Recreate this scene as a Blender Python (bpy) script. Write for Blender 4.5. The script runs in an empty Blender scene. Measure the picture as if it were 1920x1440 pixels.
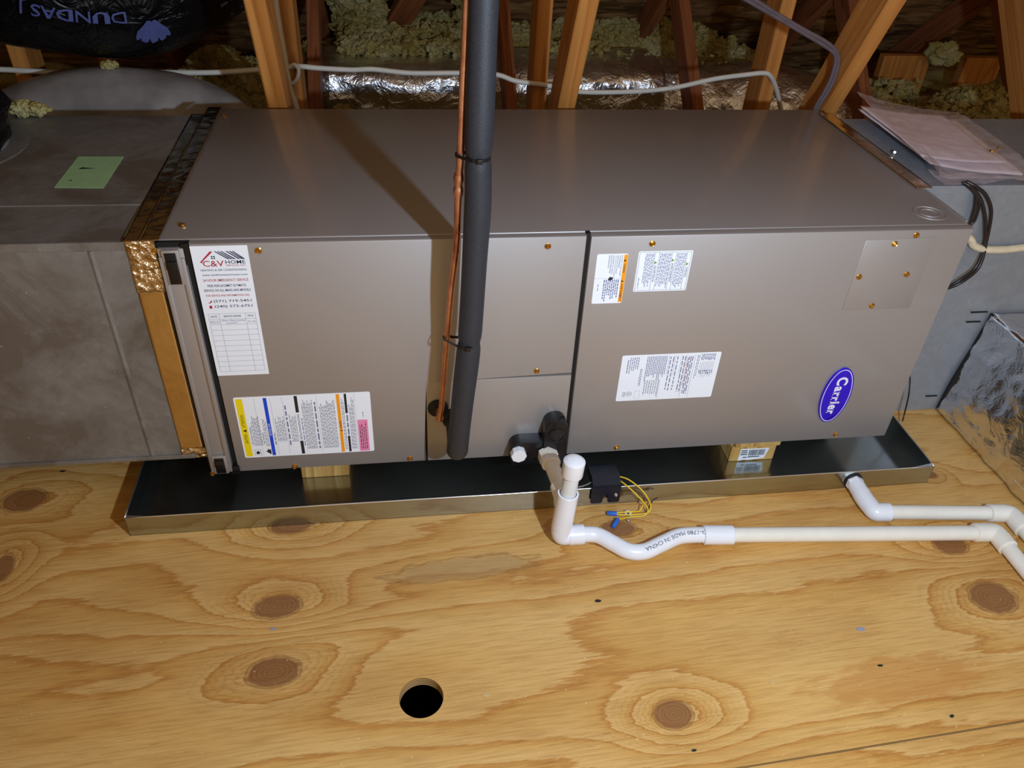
import bpy, bmesh, math, random
import numpy as np
from mathutils import Vector, Matrix, noise, Euler

scene = bpy.context.scene
C = scene.collection
random.seed(7)
rng = np.random.default_rng(7)

# ------------------------------------------------------------------ camera
CAM_LOC = Vector((0.33869, -1.06176, 1.0545))
CAM_ROT = Euler((0.92502, -0.04528, -0.13417), 'XYZ')
FPX = 1486.93
cd = bpy.data.cameras.new('camera')
cd.sensor_fit = 'HORIZONTAL'; cd.sensor_width = 36.0
cd.lens = 36.0 * FPX / 1920.0
cd.clip_start = 0.02
cam = bpy.data.objects.new('camera', cd); C.objects.link(cam)
cam.location = CAM_LOC; cam.rotation_euler = CAM_ROT
scene.camera = cam
CAM_M = CAM_ROT.to_matrix()

def at(u, v, axis, val):
    """photo pixel -> point on the world plane  axis = val"""
    d = CAM_M @ Vector(((u - 960) / FPX, (720 - v) / FPX, -1.0))
    t = (val - CAM_LOC[axis]) / d[axis]
    return CAM_LOC + d * t

# ------------------------------------------------------------------ world, lights, exposure
w = bpy.data.worlds.new('World'); scene.world = w
w.use_nodes = True
bgn = w.node_tree.nodes['Background']
bgn.inputs[0].default_value = (1.0, 0.70, 0.40, 1); bgn.inputs[1].default_value = 0.32

ld = bpy.data.lights.new('work_light', 'POINT')
ld.energy = 43.0; ld.color = (0.66, 0.81, 1.0); ld.shadow_soft_size = 0.02
lo = bpy.data.objects.new('work_light', ld); C.objects.link(lo)
lo.location = (0.76, -1.0, 0.94)

vs = scene.view_settings
vs.view_transform = 'Standard'; vs.look = 'None'; vs.exposure = 0.3; vs.gamma = 1.0
vs.use_curve_mapping = False

# ------------------------------------------------------------------ material helpers
def lin(c):
    return tuple(((x / 255) / 12.92 if x / 255 <= 0.04045 else ((x / 255 + 0.055) / 1.055) ** 2.4) for x in c)
def rgba(c): return (*lin(c), 1.0)

class NT:
    def __init__(s, name):
        s.m = bpy.data.materials.new(name); s.m.use_nodes = True
        s.t = s.m.node_tree; s.n = s.t.nodes; s.b = s.n['Principled BSDF']; s.out = s.n['Material Output']
    def link(s, a, b): s.t.links.new(a, b)
    def val(s, sock, v):
        if hasattr(v, 'is_output') or isinstance(v, bpy.types.NodeSocket): s.link(v, sock)
        else: sock.default_value = v
    def math(s, op, a, b=0.0, c=None, clamp=False):
        n = s.n.new('ShaderNodeMath'); n.operation = op; n.use_clamp = clamp
        s.val(n.inputs[0], a); s.val(n.inputs[1], b)
        if c is not None: s.val(n.inputs[2], c)
        return n.outputs[0]
    def vmath(s, op, a, b=None):
        n = s.n.new('ShaderNodeVectorMath'); n.operation = op
        s.val(n.inputs[0], a)
        if b is not None: s.val(n.inputs[1], b)
        return n.outputs['Value'] if op in ('LENGTH', 'DOT_PRODUCT') else n.outputs[0]
    def coord(s, which='Object'):
        n = s.n.new('ShaderNodeTexCoord'); return n.outputs[which]
    def noise(s, vec, scale=5, detail=3, rough=0.5, dist=0.0):
        n = s.n.new('ShaderNodeTexNoise'); s.link(vec, n.inputs['Vector'])
        n.inputs['Scale'].default_value = scale; n.inputs['Detail'].default_value = detail
        n.inputs['Roughness'].default_value = rough; n.inputs['Distortion'].default_value = dist
        return n.outputs['Fac']
    def voro(s, vec, scale=5, feat='F1', out='Distance'):
        n = s.n.new('ShaderNodeTexVoronoi'); s.link(vec, n.inputs['Vector']); n.feature = feat
        n.inputs['Scale'].default_value = scale; return n.outputs[out]
    def ramp(s, fac, stops, interp='LINEAR'):
        n = s.n.new('ShaderNodeValToRGB'); s.link(fac, n.inputs[0]); r = n.color_ramp; r.interpolation = interp
        while len(r.elements) < len(stops): r.elements.new(0.5)
        for e, (p, c) in zip(r.elements, stops): e.position = p; e.color = c if len(c) == 4 else (*c, 1)
        return n.outputs[0]
    def mix(s, fac, a, b, mode='MIX'):
        n = s.n.new('ShaderNodeMix'); n.data_type = 'RGBA'; n.blend_type = mode
        s.val(n.inputs[0], fac); s.val(n.inputs[6], a); s.val(n.inputs[7], b)
        return n.outputs[2]
    def bump(s, h, strength=0.3, dist=0.002):
        n = s.n.new('ShaderNodeBump'); n.inputs['Strength'].default_value = strength
        n.inputs['Distance'].default_value = dist; s.link(h, n.inputs['Height'])
        s.link(n.outputs[0], s.b.inputs['Normal'])
    def set(s, **k):
        for kk, v in k.items():
            name = {'color': 'Base Color', 'rough': 'Roughness', 'metal': 'Metallic', 'spec': 'Specular IOR Level',
                    'coat': 'Coat Weight', 'coatr': 'Coat Roughness', 'trans': 'Transmission Weight', 'alpha': 'Alpha',
                    'sss': 'Subsurface Weight', 'aniso': 'Anisotropic'}[kk]
            s.val(s.b.inputs[name], v)
        return s

MATS = {}
def simple(name, col, rough=0.5, metal=0.0, spec=0.5, noise_amt=0.12, scale=40, bump=0.0, bscale=200, **kw):
    m = NT(name); co = m.coord()
    f = m.noise(co, scale, 3)
    a = tuple(min(1, x * (1 + noise_amt)) for x in lin(col)); b = tuple(x * (1 - noise_amt) for x in lin(col))
    m.set(color=m.ramp(f, [(0.3, b), (0.7, a)]), rough=rough, metal=metal, spec=spec, **kw)
    if bump: m.bump(m.noise(co, bscale, 2), bump, 0.001)
    MATS[name] = m.m
    return m.m

def scaled(m, vec, s):
    return m.vmath('MULTIPLY', vec, s)

# ---- plywood (rotary cut veneer: contour lines of a height field, with knots)
SHEET_ROT = math.radians(2.6)
def to_sheet(p):   # world xy -> sheet local
    c, s_ = math.cos(-SHEET_ROT), math.sin(-SHEET_ROT)
    return Vector((c * p.x - s_ * p.y, s_ * p.x + c * p.y, 0))
def from_sheet(u, v):
    c, s_ = math.cos(SHEET_ROT), math.sin(SHEET_ROT)
    return Vector((c * u - s_ * v, s_ * u + c * v, 0))

KNOTS = [(520, 1137, 46, 22), (513, 1260, 52, 28), (1263, 1340, 39, 27), (45, 938, 42, 20), (4, 1066, 20, 26),
         (1862, 1120, 44, 26), (1782, 1020, 33, 17), (1158, 992, 36, 15), (545, 985, 42, 16), (1745, 890, 12, 6)]
def knot_data():
    out = []
    for (cx, cy, rx, ry) in KNOTS:
        c = to_sheet(at(cx, cy, 2, 0)); a = to_sheet(at(cx + rx, cy, 2, 0)); b = to_sheet(at(cx, cy - ry, 2, 0))
        out.append((c.x, c.y, (a - c).length, (b - c).length))
    return out
KD = knot_data()

def make_plywood(name, knots=True, offset=(0, 0, 0)):
    m = NT(name); co = m.vmath('ADD', m.coord(), offset)
    sep = m.n.new('ShaderNodeSeparateXYZ'); m.link(co, sep.inputs[0])
    X, Y = sep.outputs[0], sep.outputs[1]
    flat = m.n.new('ShaderNodeCombineXYZ'); m.link(X, flat.inputs[0]); m.link(Y, flat.inputs[1])
    fl = flat.outputs[0]
    big = m.noise(scaled(m, fl, (0.55, 3.0, 0)), 1.6, 2.0, 0.45, 0.25)
    med = m.noise(scaled(m, fl, (2.2, 7.0, 0)), 3.0, 2, 0.5)
    h = m.math('MULTIPLY_ADD', Y, 2.2, m.math('MULTIPLY', big, 1.5))
    h = m.math('MULTIPLY_ADD', med, 0.14, h)
    core = None; ringw = None
    if knots:
        for i, (kx, ky, rx, ry) in enumerate(KD):
            d = m.vmath('LENGTH', m.vmath('MULTIPLY', m.vmath('SUBTRACT', fl, (kx, ky, 0)), (1 / rx, 1 / ry, 0)))
            # widened, lopsided influence around the knot (grain sweeps round it)
            d2 = m.vmath('LENGTH', m.vmath('MULTIPLY', m.vmath('SUBTRACT', fl, (kx + rx * 0.25, ky, 0)), (0.36 / rx, 0.42 / ry, 0)))
            g = m.math('EXPONENT', m.math('MULTIPLY', m.math('MULTIPLY', d2, d2), -1.0))
            h = m.math('MULTIPLY_ADD', g, 0.62 if i % 2 == 0 else -0.62, h)
            core = d if core is None else m.math('MINIMUM', core, d)
    t = m.math('MULTIPLY', h, 4.6)
    jit = m.noise(scaled(m, fl, (7, 60, 0)), 2.5, 4, 0.65)
    t = m.math('MULTIPLY_ADD', jit, 0.55, t)
    fr = m.math('FRACT', t)
    ringc = m.ramp(fr, [(0.0, rgba((219, 178, 112))), (0.45, rgba((215, 172, 103))), (0.78, rgba((209, 162, 90))),
                        (0.94, rgba((192, 137, 68))), (1.0, rgba((217, 175, 108)))])
    fine = m.math('FRACT', m.math('MULTIPLY', t, 4.0))
    finec = m.ramp(fine, [(0.0, (1, 1, 1)), (0.55, (0.97, 0.94, 0.90)), (0.90, (0.74, 0.63, 0.50)), (1, (1, 1, 1))])
    nearf = None
    if knots:
        nearf = m.ramp(core, [(0.9, (1, 1, 1)), (3.2, (0, 0, 0))])
        nf = m.math('MULTIPLY_ADD', core, -0.30, 1.15, clamp=True)
        col = m.mix(nf, ringc, finec, 'MULTIPLY')
    else:
        col = m.mix(0.35, ringc, finec, 'MULTIPLY')
    # large soft tone variation + fibre streaks + dark pores
    tone = m.noise(scaled(m, fl, (1.3, 3.5, 0)), 2.2, 3)
    col = m.mix(0.8, col, m.ramp(tone, [(0.3, (0.80, 0.70, 0.58)), (0.62, (1.04, 1.02, 1.0))]), 'MULTIPLY')
    fib = m.noise(scaled(m, fl, (7, 130, 0)), 2.0, 5, 0.65)
    col = m.mix(0.75, col, m.ramp(fib, [(0.32, (0.72, 0.64, 0.55)), (0.56, (1.03, 1.02, 1.0))]), 'MULTIPLY')
    pore = m.noise(scaled(m, fl, (22, 260, 0)), 1.7, 2, 0.5)
    gate = m.noise(scaled(m, fl, (2, 4, 0)), 3.0, 2)
    pf = m.math('MULTIPLY', m.math('GREATER_THAN', pore, 0.68), m.math('MULTIPLY_ADD', gate, 3.0, -1.3, clamp=True))
    col = m.mix(m.math('MULTIPLY', pf, 0.65), col, rgba((120, 72, 30)))
    if knots:
        kr = m.math('SINE', m.math('MULTIPLY', core, 34.0))
        edge = m.noise(scaled(m, fl, (1, 1, 0)), 60, 3)
        ce = m.math('MULTIPLY_ADD', edge, 0.35, m.math('SUBTRACT', core, 0.17))
        kcol = m.mix(m.math('MULTIPLY_ADD', kr, 0.28, 0.3), rgba((146, 96, 56)), rgba((98, 58, 30)))
        kcol = m.mix(m.math('MULTIPLY_ADD', edge, 0.9, -0.15, clamp=True), kcol, rgba((130, 86, 50)))
        inside = m.math('MULTIPLY_ADD', ce, -9.0, 9.0, clamp=True)
        col = m.mix(m.math('MULTIPLY', inside, 0.86), col, kcol)
        rim = m.math('MULTIPLY_ADD', m.math('ABSOLUTE', m.math('SUBTRACT', ce, 1.03)), -14.0, 1.0, clamp=True)
        col = m.mix(m.math('MULTIPLY', rim, 0.55), col, rgba((96, 54, 24)))
        # old water stain
        sc = to_sheet(at(870, 1066, 2, 0))
        sd = m.vmath('LENGTH', m.vmath('MULTIPLY', m.vmath('SUBTRACT', fl, (sc.x, sc.y, 0)), (1 / 0.125, 1 / 0.024, 0)))
        sn = m.math('MULTIPLY_ADD', m.noise(scaled(m, fl, (6, 20, 0)), 4, 4), 1.1, m.math('SUBTRACT', sd, 0.55))
        st = m.math('MULTIPLY_ADD', sn, -5.0, 5.0, clamp=True)
        col = m.mix(m.math('MULTIPLY', st, 0.42), col, rgba((168, 140, 100)))
        se = m.math('MULTIPLY_ADD', m.math('ABSOLUTE', m.math('SUBTRACT', sn, 1.0)), -9.0, 1.0, clamp=True)
        col = m.mix(m.math('MULTIPLY', se, 0.45), col, rgba((120, 84, 50)))
        sc = to_sheet(at(1690, 1275, 2, 0))
        sd = m.vmath('LENGTH', m.vmath('MULTIPLY', m.vmath('SUBTRACT', fl, (sc.x, sc.y, 0)), (1 / 0.16, 1 / 0.04, 0)))
        sn = m.math('MULTIPLY_ADD', m.noise(scaled(m, fl, (4, 12, 0)), 5, 4), 1.4, m.math('SUBTRACT', sd, 0.7))
        st = m.math('MULTIPLY_ADD', sn, -4.0, 4.0, clamp=True)
        col = m.mix(m.math('MULTIPLY', st, 0.45), col, rgba((186, 118, 48)))
    dust = m.math('GREATER_THAN', m.noise(fl, 170, 2, 0.5), 0.735)
    col = m.mix(m.math('MULTIPLY', dust, 0.6), col, rgba((238, 214, 168)))
    m.set(color=col, rough=0.47, spec=0.4)
    m.bump(m.math('ADD', m.math('MULTIPLY', fib, 0.5), m.math('MULTIPLY', pf, -0.4)), 0.12, 0.001)
    MATS[name] = m.m
make_plywood('plywood')
make_plywood('plywood_near', False, (3.3, 1.75, 0))

def make_ply_edge():
    m = NT('ply_edge'); co = m.coord()
    sep = m.n.new('ShaderNodeSeparateXYZ'); m.link(co, sep.inputs[0])
    f = m.math('FRACT', m.math('MULTIPLY', sep.outputs[2], 230.0))
    m.set(color=m.ramp(f, [(0.0, rgba((214, 180, 120))), (0.48, rgba((205, 168, 108))), (0.52, rgba((140, 96, 52))), (0.98, rgba((150, 104, 58)))]), rough=0.7)
    MATS['ply_edge'] = m.m
make_ply_edge()

# ---- framing lumber, grain along local Z
def make_lumber(name, light, dark, rough=0.6, seedv=0.0):
    m = NT(name); co = m.vmath('ADD', m.coord(), (seedv, seedv * 1.7, seedv * 0.3))
    info = m.n.new('ShaderNodeObjectInfo')
    co = m.vmath('ADD', co, m.vmath('MULTIPLY', info.outputs['Location'], (3.1, 2.3, 1.7)))
    st = m.noise(scaled(m, co, (60, 60, 2.4)), 1.0, 3, 0.6, 0.4)
    rings = m.math('FRACT', m.math('MULTIPLY', m.noise(scaled(m, co, (14, 14, 0.9)), 1.0, 1, 0.4), 7.0))
    c1 = m.ramp(rings, [(0.0, rgba(light)), (0.6, rgba(tuple(0.6 * a + 0.4 * b for a, b in zip(light, dark)))), (0.95, rgba(dark)), (1, rgba(light))])
    c2 = m.mix(0.8, c1, m.ramp(st, [(0.3, (0.72, 0.68, 0.62)), (0.65, (1.05, 1.03, 1.0))]), 'MULTIPLY')
    kn = m.voro(scaled(m, co, (9, 9, 3.2)), 1.0)
    kf = m.math('MULTIPLY_ADD', kn, -14.0, 1.6, clamp=True)
    c3 = m.mix(m.math('MULTIPLY', kf, 0.6), c2, rgba((92, 48, 20)))
    m.set(color=c3, rough=rough, spec=0.3)
    m.bump(st, 0.25, 0.001)
    MATS[name] = m.m
make_lumber('lumber', (214, 150, 80), (192, 122, 56))
make_lumber('lumber_red', (172, 108, 70), (142, 82, 50), seedv=4.0)
make_lumber('block_wood', (222, 184, 112), (182, 134, 70), seedv=9.0)

def make_osb():
    m = NT('osb'); co = m.coord()
    d = m.vmath('ADD', co, m.vmath('MULTIPLY', m.n.new('ShaderNodeTexNoise').outputs['Color'], (0.0, 0.0, 0)))
    v1 = m.voro(scaled(m, co, (9, 30, 30)), 1.0, 'F1', 'Color')
    v2 = m.voro(scaled(m, m.vmath('ADD', co, (3, 5, 1)), (14, 55, 55)), 1.0, 'F1', 'Color')
    n1 = m.n.new('ShaderNodeSeparateColor'); m.link(v1, n1.inputs[0])
    n2 = m.n.new('ShaderNodeSeparateColor'); m.link(v2, n2.inputs[0])
    f = m.math('MULTIPLY', m.math('ADD', n1.outputs[0], n2.outputs[1]), 0.5)
    col = m.ramp(f, [(0.15, rgba((92, 66, 40))), (0.5, rgba((142, 106, 66))), (0.85, rgba((186, 148, 98)))])
    m.set(color=col, rough=0.7, spec=0.25); m.bump(f, 0.6, 0.002)
    MATS['osb'] = m.m
make_osb()

# ---- cabinet paint: fine textured taupe metallic coat
def make_paint(name, col, metal, rough):
    m = NT(name); co = m.coord()
    f = m.noise(co, 900, 2); g = m.noise(co, 6, 2)
    c = m.mix(m.math('MULTIPLY', f, 0.25), rgba(col), rgba(tuple(x * 0.9 for x in col)))
    m.set(color=c, rough=m.math('MULTIPLY_ADD', g, 0.06, rough), metal=metal, spec=0.5)
    m.set(coat=0.55, coatr=0.17)
    m.bump(f, 0.03, 0.0005)
    MATS[name] = m.m
make_paint('cabinet_paint', (177, 173, 172), 0.62, 0.52)

# ---- galvanised sheet
def make_galv(name, base, dirt, dirt_amt, rough, spangle=1.0, metal=1.0):
    m = NT(name); co = m.coord()
    sp = m.n.new('ShaderNodeSeparateColor'); m.link(m.voro(co, 70, 'F1', 'Color'), sp.inputs[0])
    b = lin(base)
    c = m.ramp(sp.outputs[0], [(0.0, tuple(x * (1 - 0.14 * spangle) for x in b)), (1.0, tuple(min(1, x * (1 + 0.10 * spangle)) for x in b))])
    d1 = m.noise(scaled(m, co, (3, 4, 3)), 1.9, 7, 0.66, 0.5)
    fac = m.math('MULTIPLY', m.ramp(d1, [(0.35, (0, 0, 0)), (0.6, (1, 1, 1))]), dirt_amt)
    speck = m.math('GREATER_THAN', m.noise(co, 130, 2, 0.5), 0.73)
    c = m.mix(fac, c, rgba(dirt))
    c = m.mix(m.math('MULTIPLY', speck, 0.35 * min(1, dirt_amt * 2)), c, rgba((190, 186, 176)))
    m.set(color=c, rough=m.math('MULTIPLY_ADD', d1, 0.25, rough), metal=m.math('MULTIPLY_ADD', fac, -0.55, metal), spec=0.5)
    m.bump(m.math('MULTIPLY', d1, 1.0), 0.08, 0.004)
    MATS[name] = m.m
make_galv('galv_dusty', (150, 150, 148), (92, 81, 70), 0.9, 0.38, 0.7, 0.5)
make_galv('galv_clean', (164, 172, 182), (132, 134, 136), 0.35, 0.38, 0.5, 0.6)
make_galv('galv_pan', (178, 184, 182), (150, 146, 136), 0.03, 0.04, 0.2, 1.0)
make_galv('galv_rim', (235, 235, 235), (200, 200, 196), 0.1, 0.18, 0.2, 1.0)

def make_foil(name, col, rough, bs, bd, sc=28):
    m = NT(name); co = m.coord()
    v = m.voro(m.vmath('ADD', co, m.vmath('MULTIPLY', (0, 0, 0), (1, 1, 1))), sc)
    n = m.noise(co, sc * 1.3, 4, 0.6, 0.8)
    m.set(color=rgba(col), rough=rough, metal=1.0)
    m.bump(m.math('ADD', v, n), bs, bd)
    MATS[name] = m.m
make_foil('foil', (236, 237, 242), 0.20, 0.40, 0.010, 22)
make_foil('foil_tape', (226, 204, 164), 0.13, 0.22, 0.003, 30)  # plain aluminium; warm tint paints in the reflection of the wood around
make_foil('foil_tape_rough', (232, 208, 168), 0.14, 0.9, 0.006, 90)  # wood reflection put into the colour here as well
make_foil('foil_far', (246, 247, 252), 0.29, 0.55, 0.02, 16)

simple('white_pvc', (238, 240, 246), 0.28, spec=0.5, noise_amt=0.02)
simple('cream_pvc', (236, 231, 218), 0.33, noise_amt=0.03)
simple('clear_pvc', (222, 226, 226), 0.25, noise_amt=0.02)
simple('black_foam', (44, 46, 52), 0.52, spec=0.45, noise_amt=0.15, scale=300, bump=0.35, bscale=900)
simple('black_plastic', (16, 17, 22), 0.28, spec=0.5, bump=0.05, bscale=400)
simple('switch_plastic', (22, 26, 38), 0.42, spec=0.45)
simple('black_gap', (9, 9, 10), 0.7)
simple('rubber', (14, 14, 15), 0.6)
simple('tie', (12, 12, 13), 0.4)
simple('gold_zinc', (206, 158, 74), 0.25, metal=1.0, noise_amt=0.2, scale=400)
simple('steel_zinc', (214, 216, 218), 0.2, metal=1.0)
simple('paper_white', (240, 246, 255), 0.45, noise_amt=0.01)
simple('print_black', (34, 34, 40), 0.6)
simple('print_grey', (136, 144, 164), 0.6)
simple('print_micro', (112, 120, 158), 0.6)
simple('print_navy', (32, 36, 74), 0.55)
simple('print_red', (178, 40, 56), 0.55)
simple('yellow_ink', (242, 218, 10), 0.5, noise_amt=0.02)
simple('blue_ink', (18, 70, 214), 0.5, noise_amt=0.02)
simple('orange_ink', (250, 160, 22), 0.5, noise_amt=0.02)
simple('pink_ink', (240, 142, 186), 0.5, noise_amt=0.02)
simple('green_ink', (120, 160, 60), 0.5, noise_amt=0.02)
simple('badge_blue', (44, 6, 196), 0.22, noise_amt=0.03)
simple('badge_edge', (22, 8, 96), 0.3)
simple('print_white', (238, 238, 255), 0.4, noise_amt=0.01)
simple('green_paper', (150, 190, 142), 0.75, noise_amt=0.05, bump=0.2, bscale=60)
simple('cable_white', (226, 224, 214), 0.42, noise_amt=0.05)
simple('cable_beige', (222, 208, 178), 0.5, noise_amt=0.1, scale=60)
simple('cable_grey', (104, 92, 98), 0.4)
simple('cable_dark', (38, 30, 30), 0.35)
simple('wire_yellow', (238, 200, 20), 0.38)
simple('wire_grey', (120, 116, 112), 0.45)
simple('nut_blue', (44, 104, 200), 0.4)
simple('nylon', (214, 220, 214), 0.4)
simple('grey_jacket', (140, 136, 134), 0.4, noise_amt=0.5, scale=9, bump=0.3, bscale=14)
simple('cavity_shade', (30, 24, 18), 0.9)  # near-black colour painted as the darkness below the floor hole
simple('chip_grey', (150, 152, 164), 0.6)
simple('chip_black', (34, 30, 28), 0.7)
simple('chip_tan', (206, 174, 116), 0.8)
simple('cardboard', (196, 180, 140), 0.8)
simple('sheet_paper', (246, 234, 242), 0.7, noise_amt=0.05, scale=12)
simple('strap_and_shadow', (20, 20, 22), 0.5)  # dark straps, also the painted shadow at the foil duct edge
simple('flex_print', (88, 96, 156), 0.5)

def make_copper():
    m = NT('copper'); co = m.coord()
    n = m.noise(scaled(m, co, (90, 90, 34)), 1.0, 5, 0.7)
    sep = m.n.new('ShaderNodeSeparateXYZ'); m.link(co, sep.inputs[0])
    # heat tarnish around the brazed coupling (z about 0.50 .. 0.62)
    ht = m.math('MULTIPLY_ADD', m.math('ABSOLUTE', m.math('SUBTRACT', sep.outputs[2], 0.56)), -9.0, 1.0, clamp=True)
    c = m.ramp(n, [(0.3, rgba((186, 122, 88))), (0.6, rgba((226, 164, 126))), (0.8, rgba((236, 184, 148)))])
    c2 = m.ramp(n, [(0.35, rgba((110, 62, 50))), (0.55, rgba((206, 134, 96))), (0.75, rgba((176, 140, 84)))])
    m.set(color=m.mix(ht, c, c2), rough=m.math('MULTIPLY_ADD', n, 0.25, 0.2), metal=0.85)
    MATS['copper'] = m.m
make_copper()

def make_flex():
    m = NT('black_jacket'); co = m.coord()
    n = m.noise(co, 12, 4, 0.6, 1.2)
    m.set(color=rgba((12, 12, 15)), rough=m.math('MULTIPLY_ADD', n, 0.2, 0.22), spec=0.45)
    m.bump(n, 0.9, 0.02); MATS['black_jacket'] = m.m
make_flex()

def make_insul():
    m = NT('glass_wool'); co = m.coord()
    n = m.noise(co, 9, 4, 0.6); f = m.noise(co, 160, 3, 0.7)
    c = m.ramp(n, [(0.3, rgba((176, 150, 78))), (0.5, rgba((210, 194, 126))), (0.72, rgba((222, 216, 170)))])
    c = m.mix(0.6, c, m.ramp(f, [(0.35, (0.6, 0.58, 0.5)), (0.6, (1.05, 1.05, 1.0))]), 'MULTIPLY')
    m.set(color=c, rough=0.95, spec=0.1); m.bump(f, 1.0, 0.01); MATS['glass_wool'] = m.m
make_insul()

def make_bag():
    m = NT('clear_film')
    tr = m.n.new('ShaderNodeBsdfTransparent'); tr.inputs[0].default_value = (1, 0.985, 0.99, 1)
    gl = m.n.new('ShaderNodeBsdfGlossy'); gl.inputs['Roughness'].default_value = 0.12; gl.inputs[0].default_value = (0.95, 0.92, 0.95, 1)
    df = m.n.new('ShaderNodeBsdfDiffuse'); df.inputs[0].default_value = (0.92, 0.86, 0.90, 1)
    mx = m.n.new('ShaderNodeMixShader'); mx.inputs[0].default_value = 0.13; m.link(tr.outputs[0], mx.inputs[1]); m.link(gl.outputs[0], mx.inputs[2])
    mx2 = m.n.new('ShaderNodeMixShader'); mx2.inputs[0].default_value = 0.14
    m.link(mx.outputs[0], mx2.inputs[1]); m.link(df.outputs[0], mx2.inputs[2]); m.link(mx2.outputs[0], m.out.inputs[0])
    MATS['clear_film'] = m.m
make_bag()

# ------------------------------------------------------------------ mesh helpers
def tobj(name, bm, mat, parent=None, smooth=False):
    me = bpy.data.meshes.new(name)
    bmesh.ops.recalc_face_normals(bm, faces=bm.faces)
    bm.to_mesh(me); bm.free()
    return mobj(name, me, mat, parent, smooth)

def mobj(name, me, mat, parent=None, smooth=False):
    mats = mat if isinstance(mat, (list, tuple)) else [mat]
    for x in mats: me.materials.append(MATS[x])
    if smooth:
        me.polygons.foreach_set('use_smooth', [True] * len(me.polygons))
        if smooth == 'auto': me.set_sharp_from_angle(angle=math.radians(38))
    o = bpy.data.objects.new(name, me); C.objects.link(o)
    # origin at the centre of the geometry
    if len(me.vertices):
        co = np.empty(len(me.vertices) * 3); me.vertices.foreach_get('co', co); co = co.reshape(-1, 3)
        c = (co.min(0) + co.max(0)) / 2
        KEEP = mats[0] in ('copper', 'plywood', 'plywood_near', 'ply_edge')
        if not KEEP:
            co -= c; me.vertices.foreach_set('co', co.ravel()); o.location = c
    if parent is not None: adopt(o, parent)
    return o

def world_of(o):
    m = o.matrix_basis.copy(); p = o
    while p.parent is not None:
        m = p.parent.matrix_basis @ p.matrix_parent_inverse @ m if False else (p.parent.matrix_basis @ (p.matrix_parent_inverse @ m))
        p = p.parent
    return m
def adopt(o, parent):
    o.parent = parent
    o.matrix_parent_inverse = world_of(parent).inverted()

def thing(name, label, cat, loc=(0, 0, 0), group=None, kind=None):
    o = bpy.data.objects.new(name, None); C.objects.link(o); o.location = loc
    o.empty_display_size = 0.05
    return tag(o, label, cat, group, kind)
def tag(o, label, cat=None, group=None, kind=None):
    o['label'] = label
    if cat: o['category'] = cat
    if group: o['group'] = group
    if kind: o['kind'] = kind
    return o

def box(bm, x0, x1, y0, y1, z0, z1, bevel=0.0, seg=2):
    M = Matrix.Translation(((x0 + x1) / 2, (y0 + y1) / 2, (z0 + z1) / 2)) @ Matrix.Diagonal((abs(x1 - x0), abs(y1 - y0), abs(z1 - z0), 1))
    r = bmesh.ops.create_cube(bm, size=1.0, matrix=M)
    if bevel:
        es = set(e for v in r['verts'] for e in v.link_edges)
        bmesh.ops.bevel(bm, geom=list(es), offset=bevel, segments=seg, affect='EDGES', profile=0.5)

def mkbox(name, mat, parent, x0, x1, y0, y1, z0, z1, bevel=0.0, smooth=False):
    bm = bmesh.new(); box(bm, x0, x1, y0, y1, z0, z1, bevel)
    return tobj(name, bm, mat, parent, smooth)

def prism(bm, pts, axis, a, b, bevel=0.0):
    """polygon pts (2D in the two other axes, in xyz order) extruded from a to b along axis"""
    def mk(p, t):
        l = list(p); l.insert(axis, t); return bm.verts.new(l)
    A = [mk(p, a) for p in pts]; B = [mk(p, b) for p in pts]
    fs = [bm.faces.new(A), bm.faces.new(B[::-1])]
    n = len(pts)
    for i in range(n): fs.append(bm.faces.new((A[i], B[i], B[(i + 1) % n], A[(i + 1) % n])))
    if bevel:
        es = [e for e in fs[0].edges]
        bmesh.ops.bevel(bm, geom=es, offset=bevel, segments=2, affect='EDGES', profile=0.5)

def catmull(pts, n=8, closed=False):
    P = [Vector(p) for p in pts]; out = []
    m = len(P)
    for i in range(m - 1):
        p0 = P[i - 1] if i > 0 else P[0] * 2 - P[1]
        p1, p2 = P[i], P[i + 1]
        p3 = P[i + 2] if i + 2 < m else P[-1] * 2 - P[-2]
        for k in range(n):
            t = k / n
            out.append(0.5 * ((2 * p1) + (p2 - p0) * t + (2 * p0 - 5 * p1 + 4 * p2 - p3) * t * t + (3 * p1 - p0 - 3 * p2 + p3) * t ** 3))
    out.append(P[-1]); return out

def sweep(bm, path, r, seg=16, cap=True, rfun=None, squash=None):
    """tube along a dense list of points"""
    n = len(path); rings = []
    T = []
    for i in range(n):
        a = path[max(0, i - 1)]; b = path[min(n - 1, i + 1)]
        T.append((b - a).normalized())
    ref = Vector((0, 0, 1)) if abs(T[0].z) < 0.9 else Vector((0, 1, 0))
    N = (ref - T[0] * ref.dot(T[0])).normalized()
    for i in range(n):
        N = (N - T[i] * N.dot(T[i])).normalized(); B = T[i].cross(N)
        rr = r if rfun is None else r * rfun(i / (n - 1))
        ring = []
        for k in range(seg):
            a = 2 * math.pi * k / seg
            q = rr
            if squash: q = rr * squash(i / (n - 1), a)
            ring.append(bm.verts.new(path[i] + N * (math.cos(a) * q) + B * (math.sin(a) * q)))
        rings.append(ring)
    for i in range(n - 1):
        for k in range(seg):
            bm.faces.new((rings[i][k], rings[i][(k + 1) % seg], rings[i + 1][(k + 1) % seg], rings[i + 1][k]))
    if cap:
        bm.faces.new(rings[0][::-1]); bm.faces.new(rings[-1])

def tube(name, mat, parent, pts, r, seg=16, n=8, smooth='auto', rfun=None, squash=None, straight=False):
    bm = bmesh.new()
    path = [Vector(p) for p in pts] if straight else catmull(pts, n)
    sweep(bm, path, r, seg, True, rfun, squash)
    return tobj(name, bm, mat, parent, smooth)

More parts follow.
